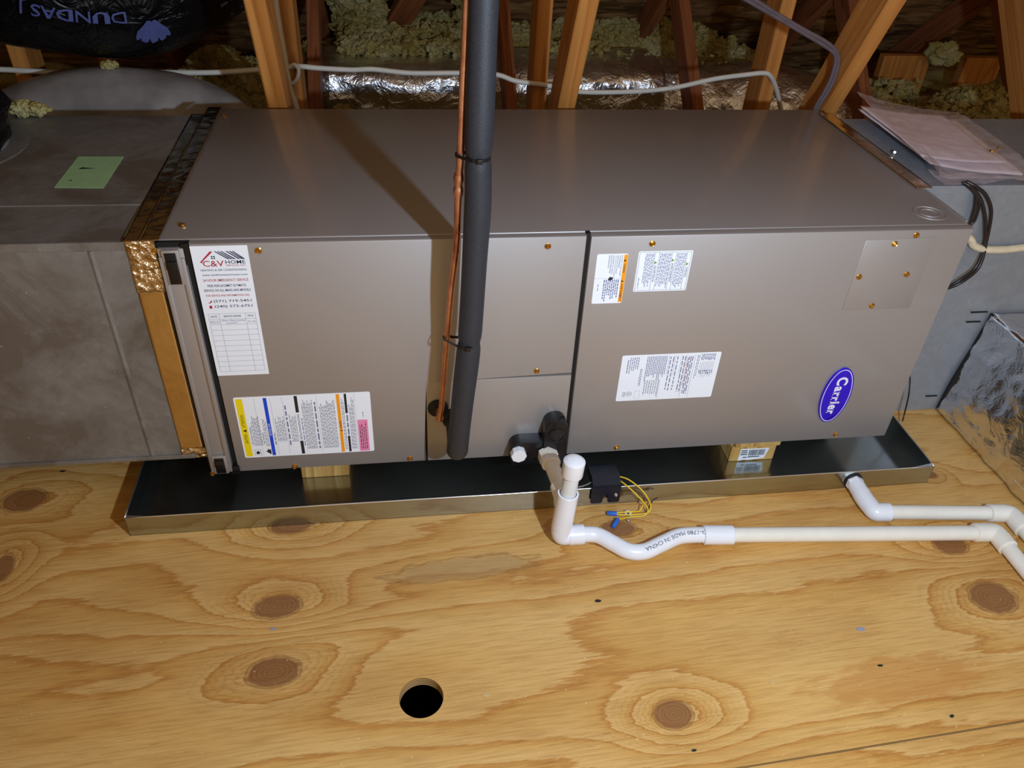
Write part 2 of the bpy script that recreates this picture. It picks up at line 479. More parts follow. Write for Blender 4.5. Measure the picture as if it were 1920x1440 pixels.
def lathe(bm, prof, origin, axis, seg=24):
    """prof: (r, h) pairs, revolved about axis through origin"""
    ax = Vector(axis).normalized()
    ref = Vector((0, 0, 1)) if abs(ax.z) < 0.9 else Vector((1, 0, 0))
    N = (ref - ax * ref.dot(ax)).normalized(); B = ax.cross(N); O = Vector(origin)
    rings = []
    for (r, h) in prof:
        if r < 1e-7: rings.append([bm.verts.new(O + ax * h)])
        else: rings.append([bm.verts.new(O + ax * h + (N * math.cos(2 * math.pi * k / seg) + B * math.sin(2 * math.pi * k / seg)) * r) for k in range(seg)])
    for a, b in zip(rings[:-1], rings[1:]):
        for k in range(seg):
            k2 = (k + 1) % seg
            if len(a) == 1 and len(b) == 1: continue
            if len(a) == 1: bm.faces.new((a[0], b[k2], b[k]))
            elif len(b) == 1: bm.faces.new((a[k], a[k2], b[0]))
            else: bm.faces.new((a[k], a[k2], b[k2], b[k]))
    if len(rings[0]) > 1: bm.faces.new(rings[0][::-1])
    if len(rings[-1]) > 1: bm.faces.new(rings[-1])

def text_verts(s, bold=0.0, shear=0.0, res=2, spacing=1.0):
    cu = bpy.data.curves.new('tmp_text', 'FONT'); cu.body = s; cu.size = 1.0
    cu.resolution_u = res; cu.offset = bold; cu.shear = shear; cu.fill_mode = 'FRONT'; cu.space_character = spacing
    o = bpy.data.objects.new('tmp_text', cu)
    me = bpy.data.meshes.new_from_object(o)
    vs_ = [tuple(v.co) for v in me.vertices]; fs = [tuple(p.vertices) for p in me.polygons]
    bpy.data.objects.remove(o); bpy.data.curves.remove(cu); bpy.data.meshes.remove(me)
    return vs_, fs

def fit_text(s, w, h, **k):
    """text scaled to fill w x h, centred on 0"""
    v, f = text_verts(s, **k)
    xs = [p[0] for p in v]; ys = [p[1] for p in v]
    sx = w / (max(xs) - min(xs)); sy = h / (max(ys) - min(ys))
    cx = (max(xs) + min(xs)) / 2; cy = (max(ys) + min(ys)) / 2
    return [((p[0] - cx) * sx, (p[1] - cy) * sy) for p in v], f

# ================================================================== STRUCTURE
# ---- floor: two plywood sheets, one with a drilled round hole
floor = thing('floor', 'attic floor of butted knotty plywood sheets', None, (0, 0, 0), kind='structure')
hole = to_sheet(at(790, 1308, 2, 0.0)); HR = 0.0318
seam = (to_sheet(at(1400, 1438, 2, 0)).y + to_sheet(at(1900, 1355, 2, 0)).y) / 2

def sheet_with_hole(name, u0, u1, v0, v1, th, mat):
    bm = bmesh.new(); N = 64; q = 0.09
    cx, cy = hole.x, hole.y
    def sq(a):
        c, s_ = math.cos(a), math.sin(a); k = q / max(abs(c), abs(s_)); return (cx + c * k, cy + s_ * k)
    ci = [bm.verts.new((cx + HR * math.cos(2 * math.pi * i / N), cy + HR * math.sin(2 * math.pi * i / N), 0)) for i in range(N)]
    cb = [bm.verts.new((v.co.x, v.co.y, -th)) for v in ci]
    so = [bm.verts.new((*sq(2 * math.pi * i / N), 0)) for i in range(N)]
    for i in range(N):
        j = (i + 1) % N
        bm.faces.new((ci[i], so[i], so[j], ci[j])).material_index = 0
        bm.faces.new((ci[j], cb[j], cb[i], ci[i])).material_index = 1
    def rect(a, b, c, d):
        f = bm.faces.new([bm.verts.new((a, c, 0)), bm.verts.new((b, c, 0)), bm.verts.new((b, d, 0)), bm.verts.new((a, d, 0))]); f.material_index = 0
    rect(u0, cx - q, v0, v1); rect(cx + q, u1, v0, v1); rect(cx - q, cx + q, v0, cy - q); rect(cx - q, cx + q, cy + q, v1)
    # edges
    for (a, b) in (((u0, v0), (u1, v0)), ((u1, v0), (u1, v1)), ((u1, v1), (u0, v1)), ((u0, v1), (u0, v0))):
        f = bm.faces.new([bm.verts.new((*a, 0)), bm.verts.new((*b, 0)), bm.verts.new((*b, -th)), bm.verts.new((*a, -th))]); f.material_index = 1
    me = bpy.data.meshes.new(name); bm.to_mesh(me); bm.free()
    o = mobj(name, me, [mat, 'ply_edge'])
    return o
s1 = sheet_with_hole('plywood_sheet', -3.0, 4.3, seam + 0.0012, 0.80, 0.018, 'plywood')
s1.rotation_euler.z = SHEET_ROT; adopt(s1, floor)
bm = bmesh.new(); box(bm, -3.0, 4.3, seam - 1.2, seam - 0.0012, -0.018, -0.0006)
s2 = tobj('plywood_sheet', bm, 'plywood_near'); s2.rotation_euler.z = SHEET_ROT; adopt(s2, floor)
mkbox('cavity_shade_board', 'cavity_shade', floor, -3.1, 4.4, -2.0, 3.0, -0.27, -0.25)  # dark board added so the drilled hole reads as unlit space

# ---- roof slopes (underside)
def zr(y): return 0.22 + 0.80 * (2.2 - y)          # rafter underside
def zd(y): return zr(y) + 0.118                     # deck underside
bm = bmesh.new()
RY = -0.9
prism(bm, [(2.75, zd(2.75)), (RY, zd(RY)), (RY, zd(RY) + 0.03), (2.75, zd(2.75) + 0.03)], 0, -3.4, 5.0)
roof = tobj('ceiling', bm, 'osb'); tag(roof, 'sloping wood strand board underside of the roof', None, kind='structure')

for nm, xa, lab in (('wall_left', -3.2, 'board clad gable wall beyond the left duct'), ('wall_right', 4.4, 'board clad gable wall beyond the right plenum')):
    bm = bmesh.new(); prism(bm, [(RY, -0.2), (2.75, -0.2), (2.75, zd(2.75)), (RY, zd(RY))], 0, xa, xa + 0.03)
    tag(tobj(nm, bm, 'osb'), lab, None, kind='structure')

# ---- trusses
def beam(name, mat, parent, X, p, q, wx=0.038, d=0.089):
    """lumber in the plane x = X from p=(y,z) to q=(y,z)"""
    p = Vector((X, *p)); q = Vector((X, *q)); L = (q - p).length
    bm = bmesh.new(); box(bm, -wx / 2, wx / 2, -d / 2, d / 2, -L / 2, L / 2, 0.003, 1)
    me = bpy.data.meshes.new(name); bmesh.ops.recalc_face_normals(bm, faces=bm.faces); bm.to_mesh(me); bm.free()
    me.materials.append(MATS[mat])
    o = bpy.data.objects.new(name, me); C.objects.link(o)
    z = (q - p).normalized(); x = Vector((1, 0, 0)); y = z.cross(x)
    M = Matrix((x, y, z)).transposed().to_4x4(); M.translation = (p + q) / 2
    o.matrix_basis = M
    adopt(o, parent); return o
TR = [(-0.50, 'roof truss standing behind the big black flexible duct at far left'),
      (0.105, 'roof truss of orange lumber behind the left end of the cabinet'),
      (0.71, 'roof truss of orange lumber just right of the vertical black pipe'),
      (1.32, 'roof truss whose leaning web stands at the rear right cabinet corner'),
      (1.93, 'roof truss behind the galvanized duct at the right edge')]
trusses = []
for i, (X, lab) in enumerate(TR):
    t = thing('roof_truss', lab, 'truss', (X, 1.0, -0.1), 'roof trusses along the eave')
    beam('bottom_chord', 'lumber_red', t, X, (0.4, -0.065), (2.5, -0.065))
    if X < 1.9:
        if X > -0.4:
            beam('web', 'lumber', t, X, (0.94, -0.02), (-0.05, 1.94))
        beam('web', 'lumber', t, X, (1.02, -0.02), (0.98, zr(0.98)))
        beam('web', 'lumber_red', t, X + (0.0 if X < 1 else 0.0), (1.22, 0.02), (1.80, 0.53))
    else:
        beam('web', 'lumber', t, X + 0.02, (0.50, 0.15), (1.20, 0.92))
        beam('web', 'lumber_red', t, X, (1.42, 0.15), (1.80, 0.53))
    a, b = Vector((X, 2.55, zr(2.55) + 0.058)), Vector((X, RY, zr(RY) + 0.058))
    beam('top_chord', 'lumber_red', t, X, (a.y, a.z), (b.y, b.z))
    trusses.append(t)
for X, lab in ((2.54, 'dark roof truss farthest right under the roof boards'),):
    t = thing('roof_truss', lab, 'truss', (X, 1.0, -0.1), 'roof trusses along the eave')
    beam('top_chord', 'lumber_red', t, X, (2.55, zr(2.55) + 0.058), (RY, zr(RY) + 0.058))
    beam('web', 'lumber_red', t, X, (1.42, 0.15), (1.80, 0.53))

# eave blocking boards
for i, (u0, u1, v0, v1, lab) in enumerate(((1640, 1745, 104, 158, 'tan eave board left of the yellow insulation tuft'), (1795, 1880, 108, 150, 'tan eave board next to the right post'))):
    a = at(u0, v1, 1, 2.0); b = at(u1, v0, 1, 2.0)
    o = mkbox('eave_board', 'lumber', None, a.x, b.x, 1.99, 2.03, 0.05, b.z, 0.003)
    tag(o, lab, 'board', 'boards closing the eave')

def loose_board(name, lab, mat, p, q, wd, th):
    p, q = Vector(p), Vector(q); z = (q - p).normalized(); x = Vector((1, 0, 0)); x = (x - z * x.dot(z)).normalized(); y = z.cross(x); L = (q - p).length
    bm = bmesh.new(); box(bm, -wd / 2, wd / 2, -th / 2, th / 2, -L / 2, L / 2, 0.003, 1)
    me = bpy.data.meshes.new(name); bmesh.ops.recalc_face_normals(bm, faces=bm.faces); bm.to_mesh(me); bm.free(); me.materials.append(MATS[mat])
    o = bpy.data.objects.new(name, me); C.objects.link(o)
    M = Matrix((x, y, z)).transposed().to_4x4(); M.translation = (p + q) / 2; o.matrix_basis = M
    return tag(o, lab, 'board')
loose_board('brace_board', 'reddish diagonal brace board under the roof left of the copper pipe', 'lumber_red', at(722, 82, 1, 2.10), at(790, -35, 1, 1.86), 0.085, 0.035)

# ---- insulation on the attic floor (stuff)
def hgt(x, y):
    h = 0.05 + 0.04 * noise.noise(Vector((x * 4, y * 4, 0.3)))
    def g(cx, cy, sx, sy, a): return a * math.exp(-((x - cx) / sx) ** 2 - ((y - cy) / sy) ** 2)
    h += g(0.45, 2.16, 0.75, 0.20, 0.27) + g(1.45, 2.22, 0.5, 0.20, 0.25)
    h += g(-0.13, 1.28, 0.17, 0.2, 0.38) + g(-0.05, 1.0, 0.10, 0.15, 0.26)
    h += g(-0.62, 1.1, 0.3, 0.3, 0.3)
    h += g(2.02, 1.62, 0.20, 0.2, 0.15) + g(2.5, 1.62, 0.22, 0.22, 0.20) + g(2.25, 1.9, 0.6, 0.14, 0.06)
    h += g(0.2, 1.35, 0.07, 0.14, 0.20)
    h += 0.03 * noise.noise(Vector((x * 11, y * 11, 2.3)))
    return h
def build_insulation():
    V = []; F = []
    x0, x1, y0, y1 = -3.1, 4.3, 0.80, 2.6; nx, ny = 220, 60
    for j in range(ny + 1):
        for i in range(nx + 1):
            x = x0 + (x1 - x0) * i / nx; y = y0 + (y1 - y0) * j / ny
            V.append((x, y, hgt(x, y)))
    for j in range(ny):
        for i in range(nx):
            a = j * (nx + 1) + i; F.append((a, a + 1, a + nx + 2, a + nx + 1))
    bm = bmesh.new(); bmesh.ops.create_icosphere(bm, subdivisions=2, radius=1.0)
    iv = np.array([v.co[:] for v in bm.verts]); ifc = [tuple(v.index for v in f.verts) for f in bm.faces]; bm.free()
    vars_ = []
    for k in range(10):
        d = np.array([1 + 0.7 * noise.noise(Vector(p) * 1.7 + Vector((k * 7.1, 0, 0))) + 0.75 * noise.noise(Vector(p) * 4.3 + Vector((0, k * 3.3, 0))) for p in iv])
        vars_.append(iv * d[:, None])
    spots = []
    def patch(n, cx, cy, sx, sy, lift=0.0, s0=0.008, s1=0.024):
        for _ in range(int(n * 1.9)):
            x, y = random.gauss(cx, sx), random.gauss(cy, sy)
            if y < 0.84 or y > 2.5: continue
            spots.append((x, y, hgt(x, y) + random.uniform(-0.01, 0.02) + lift, random.uniform(s0, s1)))
    patch(900, 0.45, 2.08, 0.36, 0.10); patch(380, 1.35, 2.1, 0.3, 0.10)
    patch(420, -0.12, 1.22, 0.12, 0.14); patch(140, 0.0, 1.0, 0.08, 0.08)
    patch(260, 2.0, 1.55, 0.18, 0.12); patch(300, 2.5, 1.55, 0.18, 0.12); patch(60, 2.27, 1.85, 0.04, 0.04, 0.05)
    patch(120, 0.2, 1.3, 0.05, 0.08); patch(120, -0.6, 1.0, 0.2, 0.15)
    patch(500, 0.9, 1.2, 0.9, 0.3)
    # batts stuffed up between the rafters at the eave
    for _ in range(420):
        x = random.uniform(0.15, 0.31); y = random.uniform(1.62, 2.1)
        spots.append((x, y, zd(y) - random.uniform(0.04, 0.14), random.uniform(0.015, 0.035)))
    for _ in range(60):
        x = random.uniform(0.58, 0.68); y = random.uniform(1.7, 2.1)
        spots.append((x, y, zd(y) - random.uniform(0.02, 0.09), random.uniform(0.015, 0.03)))
    # crumbs lying on the foil duct
    for _ in range(420):
        x = random.uniform(0.17, 0.60); y = random.uniform(1.76, 2.02)
        spots.append((x, y, 0.305 + random.uniform(0, 0.035) + (y - 1.76) * 0.12, random.uniform(0.008, 0.022)))
    for _ in range(60):
        x = random.gauss(1.02, 0.05); y = random.uniform(1.80, 1.98)
        spots.append((x, y, 0.310 + random.uniform(0, 0.02), random.uniform(0.008, 0.018)))
    for _ in range(40):
        x = random.uniform(0.6, 1.6); y = random.uniform(1.72, 1.95)
        spots.append((x, y, 0.308, random.uniform(0.004, 0.009)))
    verts = [np.array(V)]; off = len(V)
    for (x, y, z, s) in spots:
        a = random.uniform(0, 6.28); c, s_ = math.cos(a), math.sin(a)
        tl = random.uniform(-0.6, 0.6); ct, st = math.cos(tl), math.sin(tl)
        R = np.array([[c, -s_, 0], [s_, c, 0], [0, 0, 1]]) @ np.array([[1, 0, 0], [0, ct, -st], [0, st, ct]])
        q = (random.choice(vars_) * np.array([s, s * random.uniform(.6, 1), s * random.uniform(.45, .9)])) @ R.T + np.array([x, y, z])
        verts.append(q); F.extend(tuple(i + off for i in f) for f in ifc); off += len(q)
    me = bpy.data.meshes.new('insulation'); me.from_pydata(np.concatenate(verts).tolist(), [], F)
    o = mobj('insulation', me, 'glass_wool', None, False)
    tag(o, 'loose yellow glass wool insulation heaped between the roof trusses', 'insulation', kind='stuff')
build_insulation()

# ================================================================== AIR HANDLER
Z0, Z1 = 0.078, 0.5205
LX, DY = 1.26, 0.578
ah = thing('air_handler', 'long taupe metal air handler cabinet lying on its side in the pan', 'air handler', (LX / 2, DY / 2, Z0))
mkbox('cabinet_shell', 'cabinet_paint', ah, 0.0, LX, 0.0125, DY, Z0, Z1, 0.003, 'auto')
bm = bmesh.new()
prism(bm, [(0.0445, 0.0785), (0.3705, 0.0785), (0.3705, 0.2595), (0.6215, 0.2595), (0.6215, 0.5185), (0.0445, 0.5185)], 1, 0.0, 0.0125, 0.0035)
fp = tobj('front_panel', bm, 'cabinet_paint', ah, 'auto')
bm = bmesh.new(); prism(bm, [(0.3735, 0.0785), (0.6215, 0.0785), (0.6215, 0.2570), (0.3735, 0.2570)], 1, 0.0005, 0.0125, 0.002)
sp_ = tobj('service_panel', bm, 'cabinet_paint', ah, 'auto')
bm = bmesh.new(); prism(bm, [(0.6270, 0.0775), (1.2605, 0.0775), (1.2605, 0.5190), (0.6270, 0.5190)], 1, -0.003, 0.0125, 0.004)
ap = tobj('access_panel', bm, 'cabinet_paint', ah, 'auto')
mkbox('gasket', 'black_gap', ah, 0.6213, 0.6272, 0.003, 0.012, 0.0785, 0.5215)
mkbox('gasket', 'black_gap', ah, 0.3703, 0.3737, 0.006, 0.012, 0.0785, 0.2590)
# folded cover in the right panel
bm = bmesh.new(); prism(bm, [(1.077, 0.372), (1.20, 0.372), (1.20, 0.506), (1.077, 0.502)], 1, -0.0042, -0.003, 0.0004)
tobj('knockout_cover', bm, 'cabinet_paint', ah, 'auto')
# filter door at the left end
mkbox('door_gasket', 'black_gap', ah, -0.003, 0.0446, 0.006, 0.0126, 0.0785, 0.5185)
bm = bmesh.new()
box(bm, 0.001, 0.0365, -0.001, 0.006, 0.084, 0.512, 0.001)
box(bm, 0.001, 0.0085, -0.004, 0.0, 0.084, 0.500, 0.0015)
box(bm, 0.029, 0.0365, -0.005, 0.0, 0.084, 0.498, 0.0015)
fd = tobj('filter_door', bm, 'cabinet_paint', ah, 'auto')
for (za, zb) in ((0.456, 0.512), (0.082, 0.122)):
    bm = bmesh.new(); box(bm, 0.007, 0.031, -0.0065, -0.001, za, zb, 0.0015)
    fr_ = tobj('latch_frame', bm, 'cabinet_paint', fd, 'auto')
    bm = bmesh.new(); box(bm, 0.0105, 0.0265, -0.0078, -0.002, za + 0.002, zb - 0.004, 0.001); box(bm, 0.0105, 0.0265, -0.011, -0.006, (za + zb) / 2 - 0.002, (za + zb) / 2 + 0.012, 0.002)
    tobj('latch', bm, 'black_plastic', fd, 'auto')
# black corner foot and hinge
bm = bmesh.new(); box(bm, 0.034, 0.048, -0.004, 0.010, 0.0775, 0.094, 0.001); tobj('corner_clip', bm, 'black_plastic', ah, 'auto')
bm = bmesh.new(); box(bm, 0.034, 0.0440, -0.0005, 0.010, 0.485, 0.519, 0.001); tobj('corner_clip', bm, 'black_plastic', ah, 'auto')
# embossed knockout on the top
for R_ in (0.0255, 0.0150):
    k = [(R_ - 0.0012, 0.0), (R_ - 0.0006, 0.0010), (R_ + 0.0006, 0.0010), (R_ + 0.0012, 0.0)]
    bm = bmesh.new(); lathe(bm, k, (1.2135, 0.0535, Z1), (0, 0, 1), 40)
    for f in [f for f in bm.faces if len(f.verts) > 4]: bm.faces.remove(f)
    tobj('knockout', bm, 'cabinet_paint', ah, 'auto')
bm = bmesh.new(); box(bm, 1.2585, 1.2615, 0.02, 0.56, 0.5195, 0.5225, 0.0006); tobj('top_flange', bm, 'cabinet_paint', ah)

# screws
def screw_mesh():
    bm = bmesh.new()
    lathe(bm, [(0.0048, 0.0), (0.0050, 0.0008), (0.0040, 0.0014), (0.0034, 0.0014)], (0, 0, 0), (0, -1, 0), 18)
    lathe(bm, [(0.0036, 0.0012), (0.0036, 0.0042), (0.0028, 0.0048), (0.0014, 0.0040), (0, 0.0040)], (0, 0, 0), (0, -1, 0), 6)
    me = bpy.data.meshes.new('screw'); bmesh.ops.recalc_face_normals(bm, faces=bm.faces); bm.to_mesh(me); bm.free()
    return me
SCREW = screw_mesh(); SCREW.materials.append(MATS['gold_zinc'])
SCREW2 = SCREW.copy(); SCREW2.materials.clear(); SCREW2.materials.append(MATS['steel_zinc'])
def screw(parent, loc, axis='front', me=SCREW, s=1.0):
    o = bpy.data.objects.new('screw', me); C.objects.link(o); o.location = loc; o.scale = (s,) * 3
    if axis == 'top': o.rotation_euler = (-math.pi / 2, random.uniform(0, 1), 0)
    else: o.rotation_euler = (0, random.uniform(0, 1), 0)
    if parent is not None: adopt(o, parent)
    return o
for (x, z, p) in ((.139, .506, fp), (.562, .503, fp), (.560, .270, fp), (.342, .088, fp), (.141, .0845, fp)):
    screw(ah, (x, 0.0, z))
for (x, z) in ((.724, .505), (1.161, .510), (.721, .0885), (1.153, .0905)): screw(ah, (x, -0.003, z))
for (x, z) in ((1.128, .496), (1.086, .437), (1.170, .439), (1.128, .380)): screw(ah, (x, -0.0042, z), me=SCREW)
screw(ah, (-0.003, 0.004, .507)); screw(ah, (0.002, -0.001, .080), s=0.9)
for (u, v) in ((420, 218), (342, 424)):
    p = at(u, v, 2, Z1); screw(ah, (p.x, p.y, Z1), 'top', s=0.95)
bm = bmesh.new(); lathe(bm, [(0.0026, 0), (0.0026, 0.0006), (0.0014, 0.0004), (0, 0.0004)], (at(860, 853, 1, 0).x, 0.0005, 0.0885), (0, -1, 0), 14)
tobj('rivet', bm, 'steel_zinc', ah)

# ---- stickers
class Sticker:
    def __init__(s, name, label, x0, x1, z0, z1, y, mat='paper_white', rad=0.002):
        s.x0, s.x1, s.z0, s.z1, s.y = x0, x1, z0, z1, y
        bm = bmesh.new(); pts = []
        for (cx, cz, a0) in ((x1 - rad, z1 - rad, 0), (x0 + rad, z1 - rad, 90), (x0 + rad, z0 + rad, 180), (x1 - rad, z0 + rad, 270)):
            for k in range(5):
                a = math.radians(a0 + k * 22.5); pts.append((cx + rad * math.cos(a), cz + rad * math.sin(a)))
        prism(bm, pts, 1, y - 0.0003, y)
        s.o = tobj(name, bm, mat, ah); s.o['label'] = label
        s.bms = {}
    def bm(s, mat):
        if mat not in s.bms: s.bms[mat] = bmesh.new()
        return s.bms[mat]
    def pt(s, a, b, lift): return (s.x0 + a * (s.x1 - s.x0), s.y - 0.0003 - lift, s.z0 + b * (s.z1 - s.z0))
    def rect(s, mat, a0, a1, b0, b1, lift=0.0001):
        bm = s.bm(mat); bm.faces.new([bm.verts.new(s.pt(a, b, lift)) for a, b in ((a0, b0), (a1, b0), (a1, b1), (a0, b1))])
    def poly(s, mat, pts, lift=0.00015):
        bm = s.bm(mat); bm.faces.new([bm.verts.new(s.pt(a, b, lift)) for a, b in pts])
    def line(s, mat, a0, b0, a1, b1, wid=0.0003, lift=0.00015):
        p = Vector(s.pt(a0, b0, lift)); q = Vector(s.pt(a1, b1, lift)); d = (q - p).normalized(); n = Vector((-d.z, 0, d.x)) * wid / 2
        bm = s.bm(mat); bm.faces.new([bm.verts.new(v) for v in (p - n, q - n, q + n, p + n)])
    def text(s, mat, txt, a0, a1, b0, b1, rot='n', lift=0.00025, **k):
        """fill the box a0..a1 x b0..b1 (fractions) with txt; rot n / cw / ccw"""
        W = (a1 - a0) * (s.x1 - s.x0); H = (b1 - b0) * (s.z1 - s.z0)
        cx = s.x0 + (a0 + a1) / 2 * (s.x1 - s.x0); cz = s.z0 + (b0 + b1) / 2 * (s.z1 - s.z0)
        v, f = fit_text(txt, *((W, H) if rot == 'n' else (H, W)), **k)
        bm = s.bm(mat); vv = []
        for (p, q) in v:
            x, z = (p, q) if rot == 'n' else ((q, -p) if rot == 'cw' else (-q, p))
            vv.append(bm.verts.new((cx + x, s.y - 0.0003 - lift, cz + z)))
        for fc in f:
            try: bm.faces.new([vv[i] for i in fc])
            except ValueError: pass
    def micro(s, mat, a0, a1, b0, b1, rows, rot, fill=0.5, jag=0.25, word=0.006):
        """unreadably small print: rows of word-sized strokes"""
        W = s.x1 - s.x0; H = s.z1 - s.z0
        for r in range(rows):
            L = 1 - random.random() * jag
            t = 0.0
            tot = ((b1 - b0) * H if rot != 'n' else (a1 - a0) * W) * L
            while t < tot:
                wl = min(random.uniform(0.5, 1.5) * word, tot - t)
                if wl < 0.0008: break
                if rot == 'n':
                    zc = b1 - (r + 0.5) / rows * (b1 - b0); hh = fill * (b1 - b0) / rows / 2
                    s.rect(mat, a0 + t / W, a0 + (t + wl) / W, zc - hh, zc + hh)
                elif rot == 'cw':
                    xc = a1 - (r + 0.5) / rows * (a1 - a0); hh = fill * (a1 - a0) / rows / 2
                    s.rect(mat, xc - hh, xc + hh, b1 - (t + wl) / H, b1 - t / H)
                else:
                    xc = a0 + (r + 0.5) / rows * (a1 - a0); hh = fill * (a1 - a0) / rows / 2
                    s.rect(mat, xc - hh, xc + hh, b0 + t / H, b0 + (t + wl) / H)
                t += wl + word * 0.28
    def done(s):
        for mat, bm in s.bms.items():
            me = bpy.data.meshes.new('printing'); bm.to_mesh(me); bm.free()
            mobj('printing', me, mat, s.o)['kind'] = 'stuff'

# company service sticker
S = Sticker('service_sticker', 'tall white contractor service sticker with logo and repair table', 0.0455, 0.1245, 0.2870, 0.5150, 0.0, rad=0.0004)
def sx(px): return px            # fractions measured on the rectified sticker
# roof logo
S.poly('print_red', [(0.125, 0.886), (0.165, 0.880), (0.175, 0.893), (0.375, 0.958), (0.335, 0.963)])
for a in (0.40, 0.455, 0.51, 0.60, 0.655, 0.71): S.poly('print_navy', [(a, 0.962), (a + 0.03, 0.962), (a + 0.26, 0.905), (a + 0.22, 0.905)] if a < 0.55 else [(a, 0.962), (a + 0.03, 0.962), (min(.93, a + 0.245), 0.905), (min(.90, a + 0.205), 0.905)])
for a in (0.335, 0.375):
    for b in (0.908, 0.921): S.rect('print_navy', a, a + 0.028, b, b + 0.009)
S.text('print_red', 'C&V', 0.17, 0.54, 0.855, 0.897, bold=0.005)
S.text('print_navy', 'HOME', 0.57, 0.92, 0.872, 0.898, bold=0.005)
S.text('print_red', 'SERVICES INC', 0.57, 0.92, 0.856, 0.867)
S.text('print_navy', 'HEATING & AIR CONDITIONING', 0.11, 0.92, 0.823, 0.837)
S.text('print_navy', 'www.candvhomeservicesinc.com', 0.12, 0.92, 0.789, 0.802, bold=0.005)
S.text('print_red', '24 HOUR EMERGENCY SERVICE', 0.11, 0.92, 0.747, 0.766, bold=0.005)
S.text('print_navy', 'FREE REPLACEMET ESTIMATE', 0.17, 0.86, 0.707, 0.725, bold=0.005)
S.text('print_navy', 'SERVICE ON ALL MAKE AND MODELS', 0.09, 0.93, 0.673, 0.691, bold=0.005)
S.text('print_red', 'FOR SERVICE AND INFORMATION CALL', 0.11, 0.90, 0.636, 0.651, bold=0.005)
S.text('print_navy', '(571) 719-5451', 0.22, 0.91, 0.587, 0.611, bold=0.005)
S.text('print_navy', '(240) 573-6751', 0.22, 0.91, 0.547, 0.571, bold=0.005)
S.poly('print_red', [(0.165, 0.605), (0.19, 0.609), (0.185, 0.594), (0.155, 0.586), (0.11, 0.588), (0.14, 0.592), (0.165, 0.597)])
S.rect('print_red', 0.125, 0.175, 0.546, 0.568)
tb0, tb1 = 0.035, 0.505
for a in (0.07, 0.265, 0.75, 0.935): S.line('print_grey', a, tb0, a, tb1, 0.0004)
rows = [0.505, 0.462] + [0.462 - (0.427 / 10) * k for k in range(1, 11)]
for b in rows: S.line('print_grey', 0.07, b, 0.935, b, 0.0004)
S.text('print_navy', 'DATE', 0.11, 0.225, 0.477, 0.491, bold=0.005)
S.text('print_navy', 'SERVICE REPAIR', 0.345, 0.67, 0.477, 0.491, bold=0.005)
S.text('print_navy', 'TECH', 0.785, 0.895, 0.477, 0.491, bold=0.005)
S.text('print_grey', '9/21/21', 0.085, 0.255, 0.428, 0.452, shear=0.3)
S.text('print_grey', 'New Heat pump', 0.285, 0.735, 0.440, 0.459, shear=0.3)
S.text('print_grey', 'system', 0.37, 0.58, 0.422, 0.437, shear=0.3)
pz = [(0.77 + 0.15 * k / 9, 0.432 + 0.012 * (k % 2) + 0.004 * math.sin(k * 2.1)) for k in range(10)]
for (p, q) in zip(pz[:-1], pz[1:]): S.line('print_grey', *p, *q, 0.0004)
S.done()

# caution / instructions sticker (reads bottom to top)
S = Sticker('caution_sticker', 'wide white instruction sticker with yellow, blue, orange and pink bands', 0.061, 0.2805, 0.1105, 0.2420, 0.0, rad=0.003)
S.rect('yellow_ink', 0.012, 0.062, 0.02, 0.975)
S.text('print_black', 'CAUTION', 0.026, 0.048, 0.24, 0.40, 'ccw', bold=0.005)
S.text('print_black', 'ATTENTION', 0.026, 0.048, 0.52, 0.72, 'ccw', bold=0.005)
S.poly('print_black', [(0.022, 0.46), (0.05, 0.435), (0.05, 0.485)])
S.text('print_black', 'EXPLOSION HAZARD', 0.075, 0.086, 0.22, 0.52, 'ccw', bold=0.005)
S.micro('print_grey', 0.09, 0.155, 0.20, 0.70, 6, 'ccw', 0.5)
S.rect('print_grey', 0.08, 0.130, 0.03, 0.13); S.rect('paper_white', 0.083, 0.127, 0.035, 0.125, 0.0002); S.poly('print_black', [(0.09, 0.06), (0.11, 0.05), (0.122, 0.08), (0.11, 0.11), (0.095, 0.10)], 0.0003)
S.line('print_grey', 0.145, 0.03, 0.145, 0.975, 0.0003)
S.text('print_black', 'FIRE HAZARD', 0.160, 0.171, 0.22, 0.42, 'ccw', bold=0.005)
S.micro('print_grey', 0.175, 0.206, 0.18, 0.72, 3, 'ccw', 0.5)
S.poly('print_black', [(0.165, 0.10), (0.19, 0.06), (0.205, 0.04), (0.206, 0.13), (0.19, 0.12), (0.185, 0.145), (0.178, 0.105)], 0.0003)
S.rect('blue_ink', 0.211, 0.237, 0.02, 0.975)
S.text('paper_white', 'NOTICE / AVIS', 0.217, 0.231, 0.36, 0.56, 'ccw', bold=0.005)
for a in (0.262, 0.348): S.line('print_grey', a, 0.03, a, 0.975, 0.0003)
S.micro('print_micro', 0.247, 0.257, 0.20, 0.44, 1, 'ccw', 0.8)
S.micro('print_grey', 0.27, 0.343, 0.26, 0.68, 6, 'ccw', 0.45)
S.micro('print_micro', 0.355, 0.370, 0.18, 0.86, 1, 'ccw', 0.7, 0, 0.012)
S.micro('print_grey', 0.378, 0.432, 0.24, 0.72, 5, 'ccw', 0.45)
S.line('print_grey', 0.27, 0.24, 0.34, 0.24, 0.0003); S.line('print_grey', 0.375, 0.24, 0.43, 0.24, 0.0003)
S.rect('print_black', 0.436, 0.460, 0.72, 0.985); S.rect('print_black', 0.436, 0.460, 0.02, 0.245)
S.text('print_navy', 'INSTALLATION INSTRUCTIONS', 0.442, 0.457, 0.27, 0.69, 'ccw', bold=0.005)
S.micro('print_micro', 0.468, 0.476, 0.16, 0.62, 1, 'ccw', 0.8, 0, 0.008)
